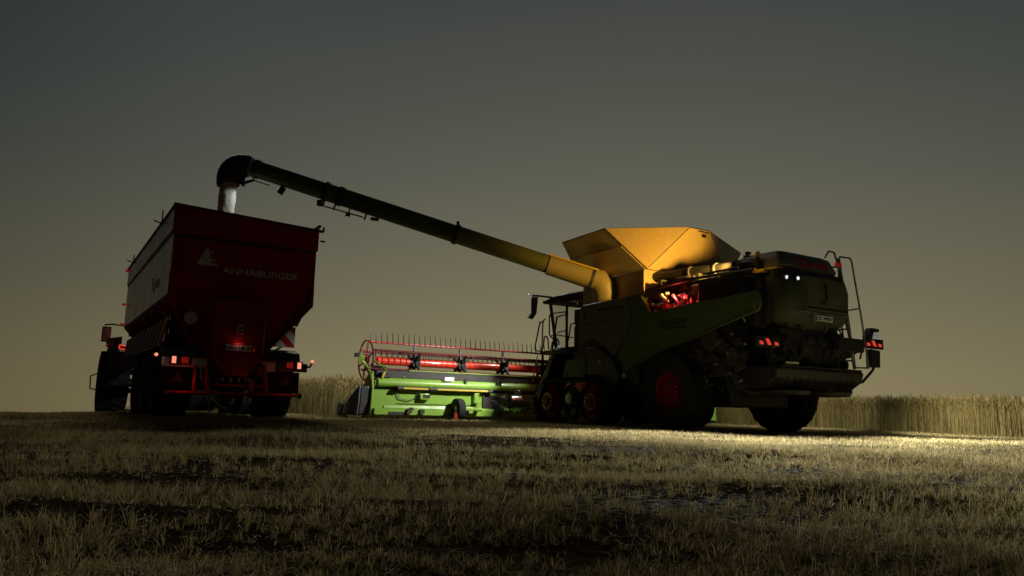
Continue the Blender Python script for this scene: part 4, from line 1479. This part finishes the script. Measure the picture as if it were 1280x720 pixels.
b = MB(); b.box((-.08, -.165, 1.42), (.56, .02, .12)); pl = b.build('number_plate', M['plate'], ch, bevel=.005)
b = MB(); b.box((-.335, -.178, 1.42), (.05, .006, .115)); b.build('plate_band', M['blue'], pl)
lettering('plate_lettering', 'MSH HR 85', .095, (-.295, -.177, 1.386), (1, 0, 0), (0, 0, 1), M['blackdecal'], pl, width=.48, bold=.002)
b = MB(); b.box((-.08, -.17, 1.50), (.2, .04, .025)); b.box((.24, -.16, 1.40), (.018, .02, .06)); b.build('plate_lamp', M['lampredlow'], pl)
# round sticker
b = MB(); b.lathe([(0, 0), (.13, 0), (.13, .01)], (-.98, .06, 1.98), 1, 24); b.build('speed_sticker', M['greyrim'], tl)
# chassis
b = MB()
for sx in (-1, 1):
    b.span((sx * .36, .2, .86), (sx * .50, LEN + .4, 1.12))
for y in (.25, 1.6, 3.4, 5.2, 7.4, 9.2):
    b.span((-.5, y - .08, .9), (.5, y + .08, 1.08))
b.prism([(-.5, 9.2), (.5, 9.2), (.08, 11.0), (-.08, 11.0)], 2, .82, .98)
b.span((-1.2, .12, 1.06), (1.2, .28, 1.22))
b.build('chassis', M['trailer'], tl, bevel=.02)
b = MB()
for y in (1.6, 3.4, 5.2):
    b.tube([(-1.3, y, .7), (1.3, y, .7)], .08, 10)
    for sx in (-1, 1):
        b.box((sx * .44, y, .78), (.1, .9, .1))
b.each('axle', M['dark'], tl)
for y in (1.6, 3.4, 5.2):
    for sx in (-1, 1):
        wheel(tl, (sx * 1.06, y, .70), .72, .68, .36, M['greyrim'], sx, 22, .04)
# mudguards with reflectors, lamp boards and lamps
for sx in (-1, 1):
    b = MB()
    b.prism([(.45, 1.05), (.62, 1.42), (.95, 1.5), (6.0, 1.5), (6.3, 1.2), (6.2, 1.2), (5.95, 1.44), (.98, 1.44), (.68, 1.37), (.5, 1.05)], 0, sx * .72, sx * 1.40)
    b.build('mudguard', M['plastic'], tl, bevel=.01)
    b = MB()
    b.span((sx * .70, .40, .55), (sx * 1.36, .42, 1.0))
    fl = b.build('mud_flap', M['rubber'], tl)
    b = MB()
    t0 = sx * 1.08
    b.poly([(t0 - .12, .393, .72), (t0 + .12, .393, .72), (t0, .393, .93)]); b.poly([(t0 - .06, .39, .75), (t0 + .06, .39, .75), (t0, .39, .86)])
    b.build('triangle_reflector', M['darkred'], fl, smooth=0, solid=.004)
    b = MB()
    b.span((sx * .60, .05, 1.0), (sx * 1.42, .10, 1.18))
    lb = b.build('lamp_board', M['white'] if sx < 0 else M['plastic'], tl, bevel=.008)
    b = MB()
    c = sx * 1.10 if sx < 0 else 1.02
    b.box((c, .0, 1.13), (.40, .08, .17)) if sx < 0 else b.box((1.12, .0, 1.13), (.36, .08, .17))
    lb2 = b.build('tail_lamp', M['black'], lb, bevel=.012)
    cc = -1.23 if sx < 0 else 1.22
    b = MB(); b.box((cc, -.045, 1.13), (.075, .014, .13)); b.build('lamp_lens', M['lamppink'], lb2)
    b = MB(); b.box((cc - sx * .20, -.045, 1.13), (.13, .014, .12)); b.build('indicator_lens', M['lampredlow'], lb2)
    b = MB()
    if sx < 0:
        b.tube([(-1.4, .05, 1.2), (-1.52, .0, 1.21)], .02, 6)
    else:
        b.tube([(1.3, .02, 1.1), (1.46, .0, 1.12), (1.50, .0, 1.2)], .022, 6)
        b.span((.62, .04, 1.0), (.78, .05, 1.16))
    b.build('marker_arm', M['black'], lb)
    b = MB(); q = (-1.55, -.02, 1.215) if sx < 0 else (1.50, -.02, 1.235)
    b.lathe([(0, -.03), (.03, -.02), (.034, .01), (0, .02)], q, 1, 12); b.each('marker_lamp', M['lamppink'], lb)
    b = MB()
    if sx > 0: b.span((.46, .02, .98), (.74, .04, 1.17)); b.build('lamp_plate', M['white'], lb)
# rear bumper frame
b = MB()
b.tube([(-1.32, -.02, .50), (1.26, -.02, .50)], .034, 12)
b.span((-.85, -.05, .53), (-.80, .06, 1.06)); b.prism([(-.66, 1.02), (-.60, 1.02), (-.52, .52), (-.60, .52)], 1, -.05, .1)
b.prism([(.47, 1.12), (.53, 1.12), (.62, .52), (.54, .52)], 1, -.05, .1); b.span((.12, -.05, .62), (.15, .0, .98))
b.span((-.5, -.04, .64), (.5, .06, .70)); b.span((.22, -.08, .55), (.32, .02, .8))
bump = b.build('rear_bumper', M['red'], tl, bevel=.008)
b = MB()
b.tube([(1.24, -.02, .5), (1.30, -.02, .5)], .06, 12)
b.each('bumper_cap', M['black'], bump)
b = MB()
R5 = random.Random(9)
for k in range(20):
    x = R5.uniform(-.75, .5)
    b.tube([(x, .0, R5.uniform(.6, 1.0)), (x + R5.uniform(-.1, .1), -.04, R5.uniform(.55, .85)), (x + R5.uniform(-.15, .15), .05, R5.uniform(.55, 1.0))], .014, 6)
b.each('brake_hose', M['black'], bump)
b = MB()
for x in (-.3, -.15, .02, .2, -.7):
    b.tube([(x, -.04, .82), (x, -.04, .74)], .018, 6)
b.tube([(-.72, -.05, 1.0), (-.72, -.05, .82)], .02, 6); b.tube([(-.48, -.05, .4), (-.3, -.03, .25), (-.15, -.03, .2)], .02, 6)
b.tube([(-.05, -.03, .42), (-.1, -.03, .3)], .03, 6); b.tube([(.25, -.03, .44), (.25, -.03, .32)], .05, 8); b.tube([(-.5, -.02, .45), (-.5, -.02, .05)], .012, 6)
b.each('brake_coupling', M['steel'], bump)
# fold-out warning boards
b = MB()
b.span((1.18, 2.0, 1.64), (1.66, 2.03, 2.13))
b.each('warning_board', M['warn'], tl)
b = MB(); b.tube([(1.0, 2.06, 1.4), (1.45, 2.06, 1.7)], .025, 6); b.build('board_bracket', M['black'], tl)
b = MB()
for (y0, y1, z0) in ((.36, 4.2, 1.50), (4.3, 8.6, 1.50)):
    b.add([(-1.40, y0, z0), (-1.40, y1, z0), (-1.36, y1, z0 + .50), (-1.36, y0, z0 + .50)], [(0, 1, 2, 3)])
b.each('striped_fender_board', M['warnside'], tl, smooth=0, solid=.02)
b = MB()
for z in (1.98, 1.70):
    b.box((-1.33, .32, z), (.02, .02, .12))
b.each('white_reflector_or_lamp', M['white'], tl)
lamp_light('tail_light_glow', 'POINT', (-1.0, -.16, .72), .5, (1, .08, .05), tl, size=.04)
lamp_light('tail_light_glow', 'POINT', (1.0, -.16, .80), .5, (1, .08, .05), tl, size=.04)
lamp_light('plate_light', 'POINT', (-.08, -.24, 1.53), .12, (1, .3, .25), tl, size=.02)
lamp_light('chassis_glow', 'POINT', (0, -.35, .85), .08, (1, .12, .08), tl, size=.05)

lamp_light('marker_light', 'POINT', (-1.66, .0, 1.20), .5, (1, .45, .35), tl, size=.03)

# grain: load and falling stream
sw_ = comb.matrix_world if False else None
def comb_to_world(p):
    return Vector((CO.x + p[0] * cH - p[1] * sH, CO.y + p[0] * sH + p[1] * cH, p[2]))
sw = comb_to_world(SPOUT)
b = MB()
nr, ns = 44, 30
vs, fs = [], []
R6 = random.Random(2)
for i in range(nr):
    t = i / (nr - 1)
    z = sw.z + .12 - t * (sw.z + .12 - 3.30)
    r = .19 - .03 * t
    for j in range(ns):
        a = 2 * PI * j / ns
        rr = r * (1 + .07 * math.sin(3 * a + 5 * t) + R6.uniform(-.08, .08))
        vs.append((rr * math.cos(a), rr * math.sin(a), z - sw.z))
for i in range(nr - 1):
    for j in range(ns):
        k = (j + 1) % ns
        fs.append((i * ns + j, i * ns + k, (i + 1) * ns + k, (i + 1) * ns + j))
b.add(vs, fs)
st = b.build('grain_stream', M['grain'], None, smooth=60)
st.location = sw
st['kind'] = 'stuff'; st['label'] = 'pale wheat grain pouring from the spout into the red trailer'; st['category'] = 'grain'
b = MB()
nxx, nyy = 13, 40
R7 = random.Random(4)
vs, fs = [], []
for i in range(nxx):
    for j in range(nyy):
        x = -1.36 + 2.72 * i / (nxx - 1); y = .1 + (LEN - .2) * j / (nyy - 1)
        vs.append((x, y, 3.05 + .4 * math.exp(-((x) ** 2 * .9 + (y - 3.0) ** 2 * .12)) + R7.uniform(-.015, .015)))
for i in range(nxx - 1):
    for j in range(nyy - 1):
        fs.append((i * nyy + j, i * nyy + j + 1, (i + 1) * nyy + j + 1, (i + 1) * nyy + j))
b.add(vs, fs)
gp = b.build('grain_load', M['grain'], None, smooth=60)
gp.location = TO; gp.rotation_euler = (0, 0, HEAD)
gp['kind'] = 'stuff'; gp['label'] = 'wheat grain heaped inside the red trailer'; gp['category'] = 'grain'

# ================================================================== TRACTOR
TY = 12.3
txy = TO + Vector((-sH * TY, cH * TY, 0))
tz = float(ground(txy.x, txy.y)) - .02
tr = thing('tractor', 'tractor mostly hidden in front of the red trailer, tail lamp lit', 'tractor', (txy.x, txy.y, tz), HEAD)
for sx in (-1, 1):
    wheel(tr, (sx * 1.36, 0, 1.02), 1.03, .86, .5, M['rim'], sx, 22, .06)
    wheel(tr, (sx * 1.25, 2.9, .78), .79, .62, .4, M['rim'], sx, 20, .05)
b = MB()
b.prism([(-.4, .9), (3.6, .8), (3.8, 1.1), (3.7, 1.8), (1.2, 1.95), (1.2, 1.3), (-.4, 1.2)], 0, -.45, .45)
b.build('bonnet', M['sidegreen'], tr, bevel=.05)
b = MB()
b.span((-.35, -.6, .6), (.35, 3.4, 1.0)); b.tube([(-1.3, 0, 1.02), (1.3, 0, 1.02)], .14, 10); b.tube([(-1.2, 2.9, .78), (1.2, 2.9, .78)], .1, 10)
b.build('transmission', M['black'], tr, bevel=.03)
b = MB()
b.span((-.85, -.45, 1.3), (.85, 1.15, 1.45)); b.prism([(-.45, 3.0), (1.25, 3.0), (1.15, 3.16), (-.4, 3.16)], 0, -.85, .85)
for sx in (-1, 1):
    for y in (-.4, .3, 1.1):
        b.tube([(sx * .8, y, 1.4), (sx * .78, y, 3.05)], .04, 8)
b.build('cab', M['black'], tr, bevel=.03)
b = MB()
for sx in (-1, 1):
    b.span((sx * .79, -.4, 1.45), (sx * .80, 1.1, 3.0))
b.span((-.78, -.42, 1.45), (.78, -.41, 3.0)); b.span((-.78, 1.11, 1.45), (.78, 1.12, 3.0))
b.each('cab_glass', M['glass'], tr, smooth=0)
for sx in (-1, 1):
    b = MB()
    R = 1.13
    pr = [(R * math.cos(a), 1.02 + R * math.sin(a)) for a in [rad(25 + k * 15) for k in range(10)]]
    pr += [((R - .05) * math.cos(a), 1.02 + (R - .05) * math.sin(a)) for a in [rad(160 - k * 15) for k in range(10)]]
    b.prism(pr, 0, sx * .85, sx * 1.60)
    fd = b.build('fender', M['black'], tr, bevel=.012)
    # tail lamp: a lit red outline
    b = MB()
    x, z = sx * 1.12, 2.12
    b.prism([(x - .24, z + .10), (x + .20, z + .04), (x + .20, z - .12), (x - .24, z - .08)], 1, -.98, -.86)
    lm = b.build('tail_lamp', M['black'], fd, bevel=.01)
    b = MB()
    b.tube([(x - .22, -.99, z + .075), (x + .17, -.99, z + .02), (x + .19, -.99, z - .10), (x + .0, -.99, z - .07), (x - .22, -.99, z - .04), (x - .22, -.99, z + .075)], .022, 6)
    b.build('lamp_lens', M['lampred'], lm)
    b = MB()
    b.tube([(sx * .8, .95, 2.95), (sx * 1.5, .9, 3.0), (sx * 1.72, .85, 2.95)], .028, 8)
    b.span((sx * 1.50, .80, 2.38), (sx * 1.78, .86, 2.9)) if sx < 0 else b.span((sx * 1.5, .8, 2.38), (sx * 1.78, .86, 2.9))
    mr = b.build('mirror', M['black'], tr, bevel=.015)
    b = MB(); b.span((sx * 1.52, .785, 2.42), (sx * 1.76, .795, 2.86)); b.build('mirror_glass', M['mirrorglass'], mr)
    b = MB(); b.prism([(sx * 1.20, 2.55), (sx * 1.66, 2.45), (sx * 1.66, 2.18), (sx * 1.46, 2.08), (sx * 1.20, 2.12)], 1, .1, .13)
    b.each('warning_board', M['warn'], tr)
    b = MB(); b.box((sx * 1.62, .08, 2.22), (.05, .03, .1)); b.build('side_lamp', M['lampredlow'], tr)
    b = MB()
    b.tube([(sx * 1.78, .3, .75), (sx * 1.98, .3, .8), (sx * 2.0, .3, 1.2), (sx * 1.78, .3, 1.3)], .02, 6)
    b.build('grab_handle', M['black'], tr)

# ================================================================== SKY AND SUN
w = bpy.data.worlds.new('World')
scene.world = w
w.use_nodes = True
nt = w.node_tree
for nd in list(nt.nodes):
    nt.nodes.remove(nd)
out = nt.nodes.new('ShaderNodeOutputWorld')
tc = nt.nodes.new('ShaderNodeTexCoord')
sx_ = nt.nodes.new('ShaderNodeSeparateXYZ')
nt.links.new(tc.outputs['Generated'], sx_.inputs[0])
cr = nt.nodes.new('ShaderNodeValToRGB')
nt.links.new(sx_.outputs['Z'], cr.inputs[0])
def s2l(c):
    return tuple(((v / 255 + .055) / 1.055) ** 2.4 if v > 10 else v / 255 / 12.92 for v in c)
stops = [(0.0, (137, 126, 91)), (.05, (133, 123, 91)), (.14, (117, 110, 86)), (.28, (93, 92, 79)), (.38, (79, 80, 71)), (.50, (63, 66, 63)), (.75, (44, 50, 50)), (1.0, (34, 40, 42))]
els = cr.color_ramp.elements
while len(els) < len(stops):
    els.new(.5)
for e_, (p, c) in zip(els, stops):
    e_.position = p
    e_.color = (*s2l(c), 1)
# brighter round the afterglow ahead and to the right, dark behind
flat = nt.nodes.new('ShaderNodeVectorMath'); flat.operation = 'MULTIPLY'; flat.inputs[1].default_value = (1, 1, 0)
nt.links.new(tc.outputs['Generated'], flat.inputs[0])
nrm = nt.nodes.new('ShaderNodeVectorMath'); nrm.operation = 'NORMALIZE'
nt.links.new(flat.outputs[0], nrm.inputs[0])
dp = nt.nodes.new('ShaderNodeVectorMath'); dp.operation = 'DOT_PRODUCT'
dp.inputs[1].default_value = (math.sin(rad(10)), math.cos(rad(10)), 0)
nt.links.new(nrm.outputs[0], dp.inputs[0])
mxx = nt.nodes.new('ShaderNodeMath'); mxx.operation = 'MAXIMUM'; mxx.inputs[1].default_value = 0
nt.links.new(dp.outputs['Value'], mxx.inputs[0])
pw = nt.nodes.new('ShaderNodeMath'); pw.operation = 'POWER'; pw.inputs[1].default_value = 2.5
nt.links.new(mxx.outputs[0], pw.inputs[0])
az = nt.nodes.new('ShaderNodeMath'); az.operation = 'MULTIPLY_ADD'; az.inputs[1].default_value = .98; az.inputs[2].default_value = .05
nt.links.new(pw.outputs[0], az.inputs[0])
# the air turns cooler away from the glow and with height
inv = nt.nodes.new('ShaderNodeMath'); inv.operation = 'SUBTRACT'; inv.inputs[0].default_value = 1.0
nt.links.new(pw.outputs[0], inv.inputs[1])
tz_ = nt.nodes.new('ShaderNodeMath'); tz_.operation = 'MULTIPLY'; tz_.use_clamp = True
nt.links.new(inv.outputs[0], tz_.inputs[0]); nt.links.new(sx_.outputs['Z'], tz_.inputs[1])
tz3 = nt.nodes.new('ShaderNodeMath'); tz3.operation = 'MULTIPLY'; tz3.use_clamp = True; tz3.inputs[1].default_value = 4.0
nt.links.new(tz_.outputs[0], tz3.inputs[0])
tint = nt.nodes.new('ShaderNodeMix'); tint.data_type = 'RGBA'
tint.inputs['A'].default_value = (1, 1, 1, 1); tint.inputs['B'].default_value = (.72, .90, 1.08, 1)
nt.links.new(tz3.outputs[0], tint.inputs['Factor'])
tm = nt.nodes.new('ShaderNodeVectorMath'); tm.operation = 'MULTIPLY'
nt.links.new(cr.outputs[0], tm.inputs[0]); nt.links.new(tint.outputs['Result'], tm.inputs[1])
mul = nt.nodes.new('ShaderNodeVectorMath'); mul.operation = 'SCALE'
nt.links.new(tm.outputs[0], mul.inputs[0]); nt.links.new(az.outputs[0], mul.inputs['Scale'])
bg = nt.nodes.new('ShaderNodeBackground')
nt.links.new(mul.outputs[0], bg.inputs[0]); bg.inputs[1].default_value = 1.0
sky = nt.nodes.new('ShaderNodeTexSky')
sky.sky_type = 'NISHITA'; sky.sun_disc = False
SUN_EL, SUN_AZ = rad(30), rad(-24)
sky.sun_elevation = SUN_EL; sky.sun_rotation = SUN_AZ
bg2 = nt.nodes.new('ShaderNodeBackground')
nt.links.new(sky.outputs[0], bg2.inputs[0]); bg2.inputs[1].default_value = .0006
ad_ = nt.nodes.new('ShaderNodeAddShader')
nt.links.new(bg.outputs[0], ad_.inputs[0]); nt.links.new(bg2.outputs[0], ad_.inputs[1])
nt.links.new(ad_.outputs[0], out.inputs[0])

sd = bpy.data.lights.new('sun', 'SUN')
sd.energy = .6; sd.angle = rad(8); sd.color = (1, .86, .66)
so = bpy.data.objects.new('sun', sd)
link(so)
d = Vector((math.sin(SUN_AZ), math.cos(SUN_AZ), math.tan(SUN_EL)))
so.rotation_euler = (-d).to_track_quat('-Z', 'Y').to_euler()

# ================================================================== CAMERA
cd = bpy.data.cameras.new('camera')
cam = bpy.data.objects.new('camera', cd)
link(cam)
cd.sensor_width = 36
cd.lens = 950 / 1280 * 36
cd.clip_start = .05; cd.clip_end = 3000
Rm = Matrix.Rotation(PI / 2 + rad(8.85), 3, 'X') @ Matrix.Rotation(rad(1.5), 3, 'Z')
cam.matrix_world = Matrix.Translation((0, 0, .4)) @ Rm.to_4x4()
scene.camera = cam
vs_ = scene.view_settings
vs_.view_transform = 'Standard'; vs_.look = 'None'; vs_.exposure = 0; vs_.gamma = 1
try:
    vs_.use_curve_mapping = False
except Exception:
    pass
